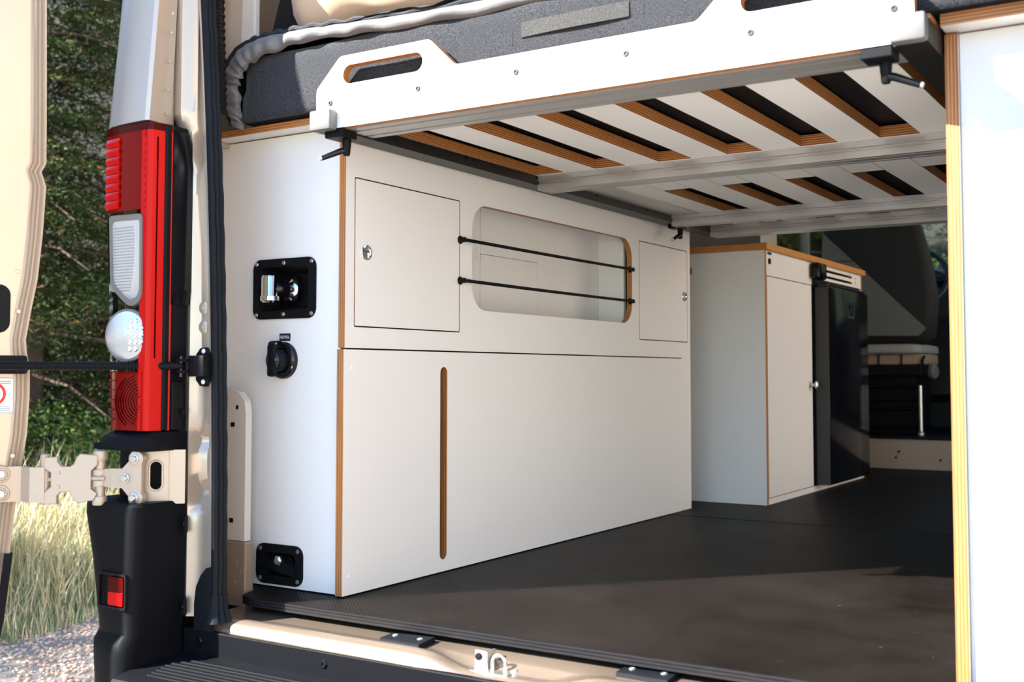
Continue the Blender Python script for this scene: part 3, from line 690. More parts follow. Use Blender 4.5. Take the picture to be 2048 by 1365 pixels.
da = thing('dashboard', 'dark dashboard with raised binnacle behind the steering wheel', 'dashboard', (0.62, 5.05, 0.17))
secs = []
for x in (-0.355, 0.40, 0.60, 1.595):
    secs.append([(x, 5.21, 0.30), (x, 5.21, 1.0), (x, 5.05, 1.02), (x, 4.92, 0.96), (x, 4.90, 0.80), (x, 5.0, 0.62), (x, 5.02, 0.35)])
obj('shell', loft(secs), 'dash', da, smooth=True, angle=0.5)
bm = nb(); secs = []
for y, rx, rz in ((4.93, 0.17, 0.075), (5.0, 0.19, 0.095), (5.1, 0.15, 0.06)):
    secs.append([(0.12+rx*math.cos(PI*i/12), y, 1.0+rz*math.sin(PI*i/12)) for i in range(13)])
obj('binnacle', loft(secs, bm=bm), 'wheel_rim', da, smooth=True, angle=0.7)
obj('centre_stack', box(0.42, 0.80, 4.88, 5.02, 0.16, 0.92, 0.02), 'dash', da, smooth=True)

# ================================================================== VAN BODY (rear left corner)
van = thing('camper_van', 'sand-beige panel van body around the open rear doorway', 'van', (0.62, -0.1, -0.10))
def lean(z):
    return -0.035*z*z if 0 < z < 1.3 else (0 if z <= 0 else -0.059-0.09*(z-1.3))
# outer corner panel above the tail light
secs = []
for z in (0.988, 1.05, 1.15, 1.27, 1.45, 1.7, 1.95):
    f = (z-0.985)/0.28*0.02
    o = 0.7*f
    y = (z-0.985)*0.07; g = f*0.15
    secs.append([(-0.425+o, 3.6, z), (-0.425+o, 0.2, z), (-0.424+o, -0.15, z), (-0.422+o, -0.232, z), (-0.417+o, -0.258+y, z), (-0.404+o, -0.277+y, z), (-0.380+g, -0.2885+y, z), (-0.335+g, -0.2955+y, z), (-0.295+g, -0.298+y, z), (-0.264+g, -0.2985+y, z), (-0.2565+g, -0.293+y, z), (-0.258+g, -0.286+y, z), (-0.262+g, -0.232+y*0.5, z), (-0.266+g, -0.222, z), (-0.30, -0.20, z), (-0.40+o, 0.3, z), (-0.412+o, 3.6, z)])
_cp = loft(secs); bmesh.ops.recalc_face_normals(_cp, faces=_cp.faces)
for f in _cp.faces:
    f.normal_update(); f.material_index = 1 if f.normal.x > 0.5 else 0  # inward faces plain beige, the rest the sky-greyed copy
obj('corner_panel', _cp, ['paint_sky_grey', 'paint'], van, smooth=True, angle=0.5)
obj('side_panel', box(-0.425, -0.412, -0.15, 5.2, -0.25, 0.986), 'paint_sky_grey', van)
obj('side_panel', box(1.652, 1.665, -0.15, 2.11, -0.25, 1.95), 'paint_sky_grey', van)
obj('sliding_door', box(1.70, 1.74, 0.75, 2.12, -0.10, 1.85, 0.01), 'paint_sky_grey', van)
# door jamb: stepped vertical channel, and its mirror image on the right
CP = secs
secs = []
for z in [-0.03+0.011*i for i in range(182)]:
    d = lean(z); up = max(0, min(1, (z-0.95)/0.06))
    # pressed beads across the jamb
    bead = 0.0
    for zc, wz in ((0.335, 0.02), (0.22, 0.02), (0.94, 0.03)):
        bead += 0.020*math.exp(-((z-zc)/wz)**2)
    pocket = 0.012*(1/(1+math.exp(-(z-0.44)*90)))*(1/(1+math.exp((z-0.93)*60)))
    pocket2 = 0.016*(1/(1+math.exp(-(z-0.20)*90)))*(1/(1+math.exp((z-0.33)*90)))
    dy = bead - pocket*0 + pocket2
    secs.append([(-0.330, -0.150, z), (-0.272, -0.180-0.038*up, z), (-0.250+0.006*up, -0.191-0.031*up, z), (-0.238, -0.197-0.017*up, z), (-0.230, -0.2005-0.007*up, z), (-0.223, -0.196+dy, z), (-0.205+d*0.6, -0.186+dy, z), (-0.182+d*0.9, -0.187+dy*0.8, z), (-0.170+d, -0.196, z), (-0.158+d, -0.199, z), (-0.150+d, -0.196, z), (-0.149+d, -0.178, z), (-0.20+d, -0.150, z), (-0.33, -0.11, z)])
obj('door_jamb', loft(secs), 'paint', van, smooth=True, angle=0.7)
def mirrored(ss): return [[(1.285-x, y, z) for x, y, z in q] for q in ss]
obj('door_jamb', loft(mirrored(secs)), 'paint', van, smooth=True, angle=0.7)
obj('corner_closure', box(1.605, 1.660, -0.195, 0.055, -0.12, 1.95), 'paint', van)
obj('tail_light_housing', box(1.51, 1.68, -0.295, -0.200, 0.352, 0.984, 0.008), 'red', van)
obj('corner_panel', loft([[(x+0.01, min(y, 2.1), z) for x, y, z in q] for q in mirrored(CP)]), 'paint_sky_grey', van, smooth=True, angle=0.5)
# upper pressed groove and rivets of the jamb
for z in (1.01, 1.06, 1.12, 1.18, 1.22):
    f = (z-0.985)/0.28*0.02
    obj('spot_weld', lathe([(0.004, 0), (0.003, 0.001), (0, 0.0012)], (-0.2595+f*0.85, -0.245, z), (1, 0, 0), 10), 'paint', van, smooth=True)
gr = nb(); loft([[(-0.230+lean(z)*0.4, -0.2085, z), (-0.215+lean(z)*0.5, -0.2095+w, z), (-0.198+lean(z)*0.7, -0.2005, z), (-0.205+lean(z)*0.6, -0.20, z)] for z, w in ((1.02, 0.0), (1.06, 0.010), (1.3, 0.012), (1.9, 0.012))], bm=gr)
obj('pressed_groove', gr, 'paint', van, smooth=True, angle=0.4)
for z in (0.606, 0.566):
    obj('blanking_dimple', lathe([(0.014, 0.0), (0.012, 0.0014), (0.005, 0.0016), (0.004, 0.0005), (0, 0.0005)], (-0.203, -0.1870, z), (0.2, -1, 0), 20), 'paint', van, smooth=True)
# weatherstrip
wsec = [(-0.158, -0.198), (-0.153, -0.2055), (-0.1445, -0.2055), (-0.1395, -0.200), (-0.1420, -0.195), (-0.1370, -0.190), (-0.1405, -0.185), (-0.1355, -0.180), (-0.139, -0.175), (-0.146, -0.170), (-0.160, -0.168)]
secs = []
for i in range(72):
    z = -0.028+i*0.028; d = lean(z)
    secs.append([(x+d, y+0.0012*math.sin(i*2.1)*(1 if x > -0.143 else 0), z) for x, y in wsec])
obj('weatherstrip', loft(mirrored([[(x+(0.006 if x > -0.15 else 0), y+(0.12 if y > -0.171 else 0), z) for x, y, z in q] for q in secs])), 'rubber', van, smooth=True, angle=0.5)
ws_ = obj('weatherstrip', loft(secs), 'rubber', van, smooth=True, angle=0.5, label='black ribbed rubber door seal')
bm = nb(); secs = []
for h, k in ((-0.034, 1.55), (-0.024, 1.35), (-0.008, 1.12), (0.02, 1.03)):
    secs.append([(-0.150+(x+0.150)*k*1.15+0.004*(k-1), -0.188+(y+0.188)*k, h) for x, y in wsec])
obj('seal_foot', loft(secs, bm=bm), 'rubber', ws_, smooth=True, angle=0.8)
ft = plate([(-0.198, -0.052), (-0.199, 0.0), (-0.194, 0.035), (-0.180, 0.060), (-0.165, 0.075), (-0.150, 0.078), (-0.150, -0.052)], 'y', -0.2075, -0.199)
obj('seal_return', ft, 'rubber', ws_, smooth=True)
# inner quarter panel seen between seal and cabinet
q = plate([(-0.36, 0.105), (-0.217, 0.105), (-0.217, 0.385), (-0.222, 0.41), (-0.240, 0.428), (-0.27, 0.437), (-0.36, 0.437)], 'y', -0.052, -0.034)
obj('inner_quarter_panel', q, 'paint_inner', van)
obj('inner_quarter_panel', box(-0.36, -0.206, -0.060, -0.034, -0.034, 0.104, 0.003), 'tan_metal', van)
for x, z, w, h in ((-0.243, 0.395, 0.006, 0.010), (-0.256, 0.357, 0.011, 0.010), (-0.257, 0.148, 0.011, 0.010)):
    obj('clip_hole', plate(rrect(x-w/2, x+w/2, z-h/2, z+h/2, 0.0028, 3), 'y', -0.0535, -0.0515), 'black_matt', van)
for x, z in ((-0.232, 0.058), (-0.222, 0.040), (-0.236, 0.018)):
    obj('spot_weld', lathe([(0.0035, 0), (0.003, 0.001), (0.002, 0.0012), (0, 0.0006)], (x, -0.060, z), (0, -1, 0), 10), 'tan_metal', van, smooth=True)
# cable conduit up behind the seal
bm = nb(); pts = []; rr = []
for i in range(150):
    z = 1.02+i*0.004; pts.append((-0.190+lean(z)*0.6, -0.145, z)); rr.append(0.014+(0.0022 if (i//2) % 2 else 0))
obj('cable_conduit', tube(pts, rr, 10, bm), 'black_plastic', van, smooth=True, angle=0.4)
obj('corner_closure', box(-0.409, -0.368, -0.195, 0.055, -0.12, 1.95), 'paint_inner', van)
obj('pillar_trim', box(-0.40, -0.298, 0.040, 0.058, 1.018, 1.95, 0.004), 'white', van)
# sill
def sill_section(x):
    k = 1/(1+math.exp(-(x-0.40)*55)) - 1/(1+math.exp(-(x-0.66)*55))   # latch recess
    zd = -0.024*k; yb = 0.010*k
    return [(-0.02, -0.030), (-0.095, -0.031), (-0.125, -0.033+zd*0.5), (-0.142, -0.0335+zd*0.8), (-0.152, -0.030+zd), (-0.162, -0.0285+zd), (-0.172, -0.030+zd), (-0.181, -0.036+zd), (-0.187, -0.045+zd), (-0.190, -0.056+zd), (-0.190, -0.085+zd), (-0.15, -0.12), (-0.02, -0.12)]
xsill = [-0.21]+[-0.19+0.02*i for i in range(83)]
obj('sill', loft([[(x, y, z) for y, z in sill_section(x)] for x in xsill]), 'sill_paint', van, smooth=True, angle=1.0, label='glossy beige painted doorway sill')
# rubber buffers on the sill
for x0, y0 in ((0.238, -0.150), (0.722, -0.128)):
    bz = -0.0335
    b = nb(); loft([[(x0, y0, bz-0.004), (x0+0.095, y0-0.004, bz-0.004), (x0+0.095, y0+0.048, bz-0.004), (x0, y0+0.042, bz-0.004)], [(x0, y0+0.001, bz+0.008), (x0+0.094, y0-0.003, bz+0.008), (x0+0.094, y0+0.047, bz+0.012), (x0, y0+0.041, bz+0.010)]], bm=b)
    o = obj('rubber_buffer', b, 'rubber', van, label='black rubber buffer block on the sill')
    for dx in (0.018, 0.076): screw(o, (x0+dx, y0+0.026, bz+0.0095), (0, 0, 1), 0.0065, 'zinc')
# latch striker
stk = obj('latch_striker', box(0.425, 0.530, -0.166, -0.112, -0.057, -0.0515, 0.001), 'zinc', van, label='zinc-plated door latch striker')
b = nb(); loft([[(0.452, -0.146, -0.053), (0.474, -0.146, -0.053), (0.474, -0.140, -0.053), (0.452, -0.140, -0.053)], [(0.452, -0.146, -0.020), (0.474, -0.146, -0.020), (0.474, -0.140, -0.020), (0.452, -0.140, -0.020)]], bm=b)
bx(b, 0.474, 0.478, -0.146, -0.118, -0.053, -0.021)
obj('striker_post', b, 'zinc', stk)
obj('striker_buffer', lathe([(0.0065, 0), (0.006, 0.003), (0, 0.004)], (0.460, -0.146, -0.031), (0, -1, 0), 16), 'black_matt', stk, smooth=True)
obj('striker_loop', tube(spline([(0.487, -0.142, -0.054), (0.487, -0.142, -0.035), (0.494, -0.141, -0.026), (0.505, -0.140, -0.027), (0.511, -0.139, -0.036), (0.511, -0.139, -0.054)], 5), 0.0032, 10), 'zinc', stk, smooth=True)
screw(stk, (0.528, -0.135, -0.0515), (0, 0, 1), 0.007, 'zinc', h=0.004)
# black scuff trim below the sill and bumper step
obj('scuff_trim', box(-0.235, 1.49, -0.203, -0.1905, -0.112, -0.052, 0.003), 'bumper_plastic', van)
for x in (-0.186, 0.148, 0.44): screw(van, (x, -0.203, -0.075), (0, -1, 0), 0.0085, 'black_gloss', 'trim_screw', 0.003)
secs = []
for x in (-0.245, -0.235, -0.10, 0.6, 1.48, 1.49):
    e = 0.012 if x in (-0.245, 1.49) else 0
    secs.append([(x, -0.2035, -0.100-e), (x, -0.2165, -0.102-e), (x, -0.222, -0.104-e), (x, -0.355, -0.112-e), (x, -0.375, -0.118-e), (x, -0.386, -0.132), (x, -0.392, -0.24), (x, -0.36, -0.30), (x, -0.2035, -0.30)])
stp = obj('bumper_step', loft(secs), 'bumper_plastic', van, smooth=True, angle=0.5, label='black ribbed rear bumper step')
for k in range(8):
    y = -0.238-k*0.0145; z = -0.1045-(abs(y)-0.222)*0.06
    x0 = -0.205+0.004*k
    b = nb(); loft([[(x, y-0.0036, z-0.001), (x, y-0.0022, z+0.0028), (x, y+0.0022, z+0.0028), (x, y+0.0036, z-0.001)] for x in (x0, 1.45)], bm=b)
    obj('tread_rib', b, 'bumper_plastic', stp)
# bumper corner
secs = []
for z, xl, xr, yb, r in ((-0.30, -0.37, -0.232, -0.352, 0.03), (-0.15, -0.375, -0.236, -0.351, 0.03), (-0.085, -0.382, -0.236, -0.350, 0.028), (-0.066, -0.385, -0.237, -0.347, 0.028), (-0.048, -0.385, -0.235, -0.334, 0.026), (0.02, -0.396, -0.233, -0.334, 0.025), (0.10, -0.412, -0.232, -0.333, 0.024), (0.185, -0.436, -0.231, -0.332, 0.024), (0.203, -0.437, -0.231, -0.330, 0.023), (0.209, -0.430, -0.236, -0.324, 0.02)):
    p = []
    p += [(xr, -0.205, z), (xr, -0.26, z), (xr, yb+r, z)]
    for i in range(1, 6):
        a = PI/2*i/6; p.append((xr-r+r*math.cos(a), yb+r-r*math.sin(a), z))
    p += [(xr-r, yb, z)]
    rl_ = 0.075
    p += [(xl+rl_, yb+0.004, z)]
    for i in range(1, 7):
        a = PI/2*i/6; p.append((xl+rl_-rl_*math.sin(a), yb+0.004+rl_-rl_*math.cos(a), z))
    p += [(xl, -0.1, z), (xl, 0.1, z), (xl+0.05, 0.1, z), (xl+0.06, -0.16, z)]
    secs.append(p)
bc = obj('bumper_corner', loft(secs), 'bumper_plastic', van, smooth=True, angle=0.55, label='black plastic rear bumper corner')
# reflector set in a shallow pocket
pk = plate(rrect(-0.333, -0.248, 0.002, 0.073, 0.006, 3), 'y', -0.3385, -0.332, [rrect(-0.327, -0.252, 0.007, 0.068, 0.005, 3)])
rf = obj('reflector', plate(rrect(-0.298, -0.2535, 0.010, 0.066, 0.004, 3), 'y', -0.3400, -0.330), 'red_dark', van, label='small red bumper reflector')
obj('reflector_lower', plate(rrect(-0.2975, -0.254, 0.0105, 0.036, 0.003, 3), 'y', -0.3408, -0.3401), 'red_bright', rf)
obj('reflector_pocket', pk, 'black_plastic', rf)
for z in (0.160, -0.008):
    b = obj('trim_clip', box(-0.2325, -0.218, -0.215, -0.2075, z-0.018, z+0.018, 0.003), 'black_plastic', van)
    screw(b, (-0.226, -0.215, z), (0, -1, 0), 0.005, 'black_gloss')
# black cap under the tail light, hinge plate, recess
cb = nb(); secs = []
for z, k in ((0.312, 0.0), (0.322, 0.004), (0.340, -0.004), (0.350, -0.02)):
    secs.append([(-0.235, -0.20, z), (-0.235, -0.286-k, z), (-0.243, -0.302-k, z), (-0.262, -0.306-k, z), (-0.36-k*0.5, -0.304-k, z), (-0.400-k, -0.285-k, z), (-0.412-k, -0.24, z), (-0.40, -0.18, z)])
lc = obj('light_cap', loft(secs, bm=cb), 'bumper_plastic', van, smooth=True, angle=0.5)
obj('cap_lip', box(-0.392, -0.285, -0.3085, -0.3045, 0.313, 0.327, 0.0015), 'bumper_plastic', lc)
pl = nb()
A, B = Vector((-0.287, -0.283, 0)), Vector((-0.222, -0.222, 0)); dAB = (B-A); nAB = Vector((dAB.y, -dAB.x, 0)).normalized()
def pp_(s, z, n=0.0): v = A+dAB*s+nAB*n; return (v.x, v.y, z)
sl_in = rrect(0.20, 0.44, 0.232, 0.291, 0.024, 6)
SLOT = [(u/0.0891, v) for u, v in rrect(0.024, 0.050, 0.231, 0.291, 0.0128, 8)]
hpl = plate(rrect(-0.02, 1.06, 0.203, 0.313, 0.004, 2), 'y', 0.0, 0.004, [SLOT])
for v in hpl.verts:
    s, n_, z = v.co.x, v.co.y, v.co.z
    v.co = Vector(pp_(s, z, -n_))
hp_o = obj('hinge_plate', hpl, 'paint', van)
rimb = nb(); rows = []
for u, v in SLOT: rows.append(Vector(pp_(u, v, 0.001)))
rows.append(rows[0]); tube(rows, 0.0022, 6, rimb, False)
obj('slot_rim', rimb, 'paint', hp_o, smooth=True)
obj('plate_seam', tube([pp_(0.70, 0.205, 0.0005), pp_(0.70, 0.311, 0.0005)], 0.0009, 6), 'paint', hp_o)
obj('recess_back', box(-0.40, -0.245, -0.235, -0.225, 0.203, 0.315), 'black_matt', van)

# tail light -------------------------------------------------------
tl = obj('tail_light', box(-0.330, -0.2395, -0.262, -0.200, 0.352, 0.984, 0.004), 'black_plastic', van, label='tall red and clear tail light')
def tx(x, z): return x + (0.985-z)*0.05*max(0, min(1, (-0.25-x)/0.15))
def lens_ring(z, o=0.0, left=-0.402):
    return [(-0.238, -0.245-0.0, z), (-0.2415+o*0.3, -0.252, z), (-0.249+o, -0.287-o*0.3, z), (-0.2515+o, -0.2915-o, z), (-0.256+o*0.5, -0.2945-o, z), (-0.275, -0.295-o, z)]
def lens_rear(z, o, xr=-0.262):
    pts = [(xr, -0.2948-o, z)]
    for x, y in ((-0.29, -0.2945), (-0.32, -0.294), (-0.35, -0.2925), (-0.38, -0.290), (-0.399, -0.2855), (-0.408, -0.276), (-0.411, -0.235)):
        pts.append((tx(x, z), y-o, z))
    return pts
def lens_block(z0, z1, rear=True, side=True, o=0.0):
    bm = nb(); secs = []
    for z in (z0, z1):
        p = []
        if side: p += lens_ring(z, o)
        if rear: p += lens_rear(z, o)
        p += [(-0.37 if rear else -0.275, -0.24, z), (-0.27, -0.246, z)]
        secs.append(p)
    return loft(secs, bm=bm)
obj('red_side_strip', lens_block(0.353, 0.983, False, True), 'red_bright', tl, smooth=True, angle=0.5)
obj('upper_red_lens', lens_block(0.806, 0.9825, True, False, 0.0), 'red', tl, smooth=True, angle=0.5)
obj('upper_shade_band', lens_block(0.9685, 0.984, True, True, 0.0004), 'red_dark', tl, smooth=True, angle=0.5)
obj('lower_red_lens', lens_block(0.353, 0.472, True, False, 0.0), 'red', tl, smooth=True, angle=0.5)
for k in range(8):
    z = 0.812+k*0.0186
    b = nb(); secs = []
    for dz, o in ((0.0, 0.0005), (0.004, 0.003), (0.009, 0.0045), (0.014, 0.003), (0.0178, 0.0005)):
        secs.append([(x, y-o, z+dz) for x, y in ((-0.345, -0.2932), (-0.360, -0.2922), (-0.375, -0.2908), (-0.3935, -0.2875), (-0.385, -0.28), (-0.345, -0.28))])
    obj('led_cell', loft(secs, bm=b), 'red_bright', tl, smooth=True, angle=0.4)
for k in range(9):
    z = 0.815+k*0.0165
    obj('reflex_prism', lathe([(0.0075, 0), (0.006, 0.001), (0, 0.0012)], (-0.2665, -0.2948, z), (0, -1, 0), 8), 'red_bright', tl)
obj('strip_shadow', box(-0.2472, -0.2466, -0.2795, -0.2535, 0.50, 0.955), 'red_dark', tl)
# chevron ribs of the lower lens
for k in range(9):
    r_ = 0.014+k*0.0068; b = nb(); pts = []
    for i in range(9):
        a = math.radians(-70+140*i/8+180); x = -0.262+r_*1.25*math.cos(a); z = 0.412+r_*0.9*math.sin(a)
        if -0.368 < x < -0.262 and 0.360 < z < 0.466:
            y = -0.2946 if x > -0.30 else (-0.2940 if x > -0.335 else -0.2922)
            pts.append((x, y, z))
    if len(pts) > 2: obj('lens_rib', tube(pts, 0.0013, 6, b), 'red_dark', tl, smooth=True)
for z in (0.375, 0.395, 0.415, 0.435, 0.455):
    obj('lens_rib', tube([(-0.372, -0.2880, z), (-0.362, -0.2910, z), (-0.352, -0.2922, z)], 0.0012, 6), 'red_dark', tl)
# reverse lamp
RV = [(-0.374, 0.798), (-0.268, 0.7955), (-0.2655, 0.628), (-0.275, 0.612), (-0.300, 0.606), (-0.322, 0.617), (-0.360, 0.645), (-0.366, 0.66)]
def to_surf(x): return -0.2945 if x > -0.29 else lerp(-0.2945, -0.2910, (-0.29-x)/0.09)
def surf_plate(poly, d0, d1, holes=()):
    b = plate(poly, 'y', 0.0, 1.0, holes)
    for v in b.verts:
        s = to_surf(v.co.x); v.co.y = s-(d0 if v.co.y < 0.5 else d1)
    return b
cen = Vector((-0.318, 0.705))
RVi = [tuple(cen+(Vector(p)-cen)*0.87) for p in RV]
obj('reverse_bezel', surf_plate(rounded(RV, 0.009), -0.012, 0.004, [rounded(RVi, 0.008)]), 'bezel', tl, smooth=True, angle=0.5)
obj('reverse_lens', surf_plate(rounded(RVi, 0.008), -0.010, 0.0015), 'lens_clear', tl, label='clear reversing lamp lens')
for k in range(22):
    z = 0.640+k*0.0062; xr = -0.300+0.010*math.sin(k*0.12)
    obj('lens_flute', tube([(-0.359, to_surf(-0.359)-0.0016, z), (xr, to_surf(xr)-0.0016, z)], 0.0014, 5), 'lens_clear', tl, smooth=True)
# round lamp turned a little towards the doorway
rdir = Vector((0.22, -1, 0)).normalized(); rc_ = Vector((-0.306, -0.296, 0.547))
rl = obj('round_lens', lathe([(0.0515, -0.008), (0.0515, 0.004), (0.049, 0.007), (0.035, 0.0095), (0.0, 0.011)], rc_, rdir, 40, sx=1.0), 'lens_clear', tl, smooth=True, angle=0.7, label='round clear lamp lens')
obj('round_bezel', lathe([(0.0545, -0.008), (0.0545, 0.004), (0.0525, 0.006), (0.0505, 0.004), (0.0505, -0.008)], rc_, rdir, 40, sx=1.0), 'bezel', tl, smooth=True, angle=0.7)
side = Vector((-rdir.y, rdir.x, 0))
for i in range(3):
    for j in range(-2, 3):
        p = rc_+rdir*0.0088+side*(0.012+i*0.013)+Vector((0, 0, j*0.014))
        if (p-rc_-rdir*0.0088).length < 0.046:
            obj('reflector_facet', lathe([(0.0062, 0), (0.005, 0.002), (0, 0.003)], p, rdir, 10), 'lens_silver', tl, smooth=True)
obj('clear_cover', loft([[(tx(a_, z), b_, z) for a_, b_ in ((-0.411, -0.235), (-0.408, -0.276), (-0.399, -0.2855), (-0.36, -0.2925), (-0.36, -0.2912), (-0.398, -0.2842), (-0.4065, -0.275), (-0.4095, -0.235))] for z in (0.474, 0.804)]), 'clear_cover', tl, smooth=True, angle=0.6)
trim = nb()
loft([[(-0.2385, -0.246, z), (-0.2385, -0.1985, z), (-0.229-0.005*k, -0.1985, z), (-0.228-0.006*k, -0.2065, z), (-0.232-0.003*k, -0.216, z), (-0.236, -0.246, z)] for z, k in ((0.612, 1), (0.640, 0), (0.90, 0), (0.945, 0.6), (0.972, 1.5))], bm=trim)
obj('side_trim', trim, 'black_gloss', tl, smooth=True, angle=0.5)
obj('side_trim', box(-0.2385, -0.2300, -0.244, -0.2165, 0.354, 0.452, 0.002), 'black_plastic', tl)
for z0, z1 in ((0.612, 0.642), (0.375, 0.40)):
    b = nb(); loft([[(-0.233, -0.222, z1), (-0.222, -0.224, z1-0.004), (-0.222, -0.216, z1-0.004), (-0.233, -0.214, z1)], [(-0.238, -0.222, z0), (-0.230, -0.224, z0), (-0.230, -0.216, z0), (-0.238, -0.214, z0)]], bm=b)
    obj('clip', b, 'black_plastic', tl)

# ================================================================== REAR DOOR (open) with hinge
DO, DU, DN = Vector((-0.50, -0.35, 0)), Vector((-0.4848, -0.8746, 0)), Vector((0.8746, -0.4848, 0))
def D(u, n, z): v = DO+DU*u+DN*n; return (v.x, v.y, z)
door = thing('rear_door', 'sand-beige rear van door swung open at the left edge', 'van door', D(0.4, -0.03, -0.06))
EP = [(-0.10, 0.090), (-0.036, 0.075), (0.106, 0.059), (0.208, 0.050), (0.342, 0.032), (0.42, 0.0285), (0.477, 0.029), (0.515, 0.036), (0.539, 0.038), (0.60, 0.029), (0.665, 0.018), (0.76, 0.010), (0.862, 0.005), (0.880, 0.010), (0.893, 0.015), (0.912, 0.006), (1.0, 0.007), (1.263, 0.012), (1.45, 0.022), (1.7, 0.045), (1.88, 0.075)]
secs = []
for z, e in EP:
    secs.append([(e+0.001, -0.004, z), (e, -0.001, z), (e+0.004, 0.0, z), (e+0.0075, -0.003, z), (e+0.011, -0.007, z), (e+0.0145, -0.006, z), (e+0.018, 0.001, z), (e+0.022, 0.009, z), (e+0.028, 0.014, z), (e+0.036, 0.0155, z), (0.75, 0.0155, z), (0.79, 0.0, z), (0.79, -0.05, z), (e+0.02, -0.05, z)])
secs = [[D(*p) for p in s] for s in secs]
obj('door_shell', loft(secs), 'paint', door, smooth=True, angle=0.6)
# door features on the inside face
def dplate(poly, n0, n1, holes=()):
    b = plate(poly, 'y', 0.0, 1.0, holes)
    for v in b.verts:
        v.co = Vector(D(v.co.x, n0 if v.co.y < 0.5 else n1, v.co.z))
    return b
obj('access_cover', dplate(rrect(0.0705, 0.30, 0.552, 0.652, 0.022, 6), 0.0150, 0.0170), 'black_plastic', door)
lw = nb(); secs = []
for z, e in ((-0.12, 0.088), (-0.036, 0.072), (0.06, 0.062), (0.10, 0.058)):
    secs.append([D(e-0.004, -0.012, z), D(e-0.004, 0.002, z), D(e+0.012, 0.006, z), D(e+0.012, -0.012, z)])
obj('lower_seal', loft(secs, bm=lw), 'rubber', door, smooth=True)
stc = obj('warning_sticker', dplate(rrect(0.060, 0.155, 0.387, 0.461, 0.004, 3), 0.0152, 0.0162), 'sticker', door, label='white warning sticker with red ring')
obj('sticker_border', dplate(rrect(0.0605, 0.1545, 0.3875, 0.4605, 0.004, 3), 0.0160, 0.0165, [rrect(0.0617, 0.1533, 0.3887, 0.4593, 0.0035, 3)]), 'print_grey', stc)
obj('prohibition_ring', dplate(ring(0.099, 0.427, 0.024, 28), 0.0160, 0.0167, [ring(0.099, 0.427, 0.0185, 28)]), 'sticker_red', stc)
for z, w in ((0.4000, 0.075), (0.3965, 0.08), (0.3930, 0.07), (0.452, 0.06), (0.448, 0.05)):
    obj('printed_line', dplate(rect(0.066, 0.066+w, z, z+0.0012), 0.0160, 0.0166), 'print_grey', stc)
for u, z in ((0.055, 0.597), (0.058, 0.68), (0.06, 0.30)):
    obj('spot_weld', lathe([(0.005, 0), (0.004, 0.0012), (0, 0.0014)], D(u, 0.0155, z), DN, 12), 'paint', door, smooth=True)
# hinge
def strip_link(pts, h0, h1, th, bm=None):
    """vertical strap following plan points"""
    bm = bm or nb(); P = [Vector((x, y, 0)) for x, y in pts]; secs = []
    for i, p in enumerate(P):
        t = (P[min(i+1, len(P)-1)]-P[max(i-1, 0)]).normalized(); n = Vector((t.y, -t.x, 0))
        z0, z1 = (h0[i], h1[i]) if isinstance(h0, (list, tuple)) else (h0, h1)
        a, b = p+n*th/2, p-n*th/2
        secs.append([(a.x, a.y, z0), (a.x, a.y, z1), (b.x, b.y, z1), (b.x, b.y, z0)])
    return loft(secs, bm=bm)
PIN1 = Vector((-0.352, -0.322, 0)); PIN2 = Vector((-0.446, -0.383, 0))
hg = obj('hinge', strip_link([(-0.256, -0.295), (-0.275, -0.302), (-0.297, -0.309), (-0.320, -0.316), (-0.340, -0.320)], [0.212, 0.214, 0.238, 0.238, 0.240], [0.303, 0.300, 0.277, 0.277, 0.275], 0.009), 'hinge_paint', door, label='cast two-stage door hinge')
for z in (0.297, 0.258, 0.219):
    obj('bolt', lathe([(0.010, 0), (0.010, 0.0025), (0.0072, 0.003), (0.0072, 0.008), (0.006, 0.009), (0, 0.009)], (-0.269 if z != 0.258 else -0.288, -0.3045 if z != 0.258 else -0.311, z), (0.3, -1, 0), 6 if z == 9 else 12), 'steel', hg, smooth=True, angle=0.5)
for z in (0.297, 0.219):
    obj('leaf_lug', lathe([(0.0165, -0.010), (0.0165, 0.0035), (0.015, 0.0045), (0, 0.0045)], (-0.268, -0.3000, z), (0.3, -1, 0), 22), 'hinge_paint', hg, smooth=True, angle=0.6)
obj('hinge_pin', lathe([(0.0105, 0), (0.0105, 0.108), (0.008, 0.110)], (PIN1.x, PIN1.y, 0.202), (0, 0, 1), 16), 'hinge_paint', hg, smooth=True)
obj('hinge_pin', lathe([(0.0090, 0), (0.0090, 0.100), (0.007, 0.102)], (PIN2.x, PIN2.y, 0.203), (0, 0, 1), 16), 'hinge_paint', hg, smooth=True)
for z0, z1 in ((0.202, 0.220), (0.292, 0.311)):
    obj('knuckle', lathe([(0.0135, 0), (0.0145, 0.002), (0.0145, z1-z0-0.002), (0.0135, z1-z0)], (PIN1.x, PIN1.y, z0), (0, 0, 1), 18), 'hinge_paint', hg, smooth=True, angle=0.6)
for z0, z1 in ((0.240, 0.252), (0.262, 0.274)):
    obj('knuckle', lathe([(0.0150, 0), (0.0155, 0.002), (0.0155, z1-z0-0.002), (0.0145, z1-z0)], (PIN1.x, PIN1.y, z0), (0, 0, 1), 18), 'hinge_paint', hg, smooth=True, angle=0.6)
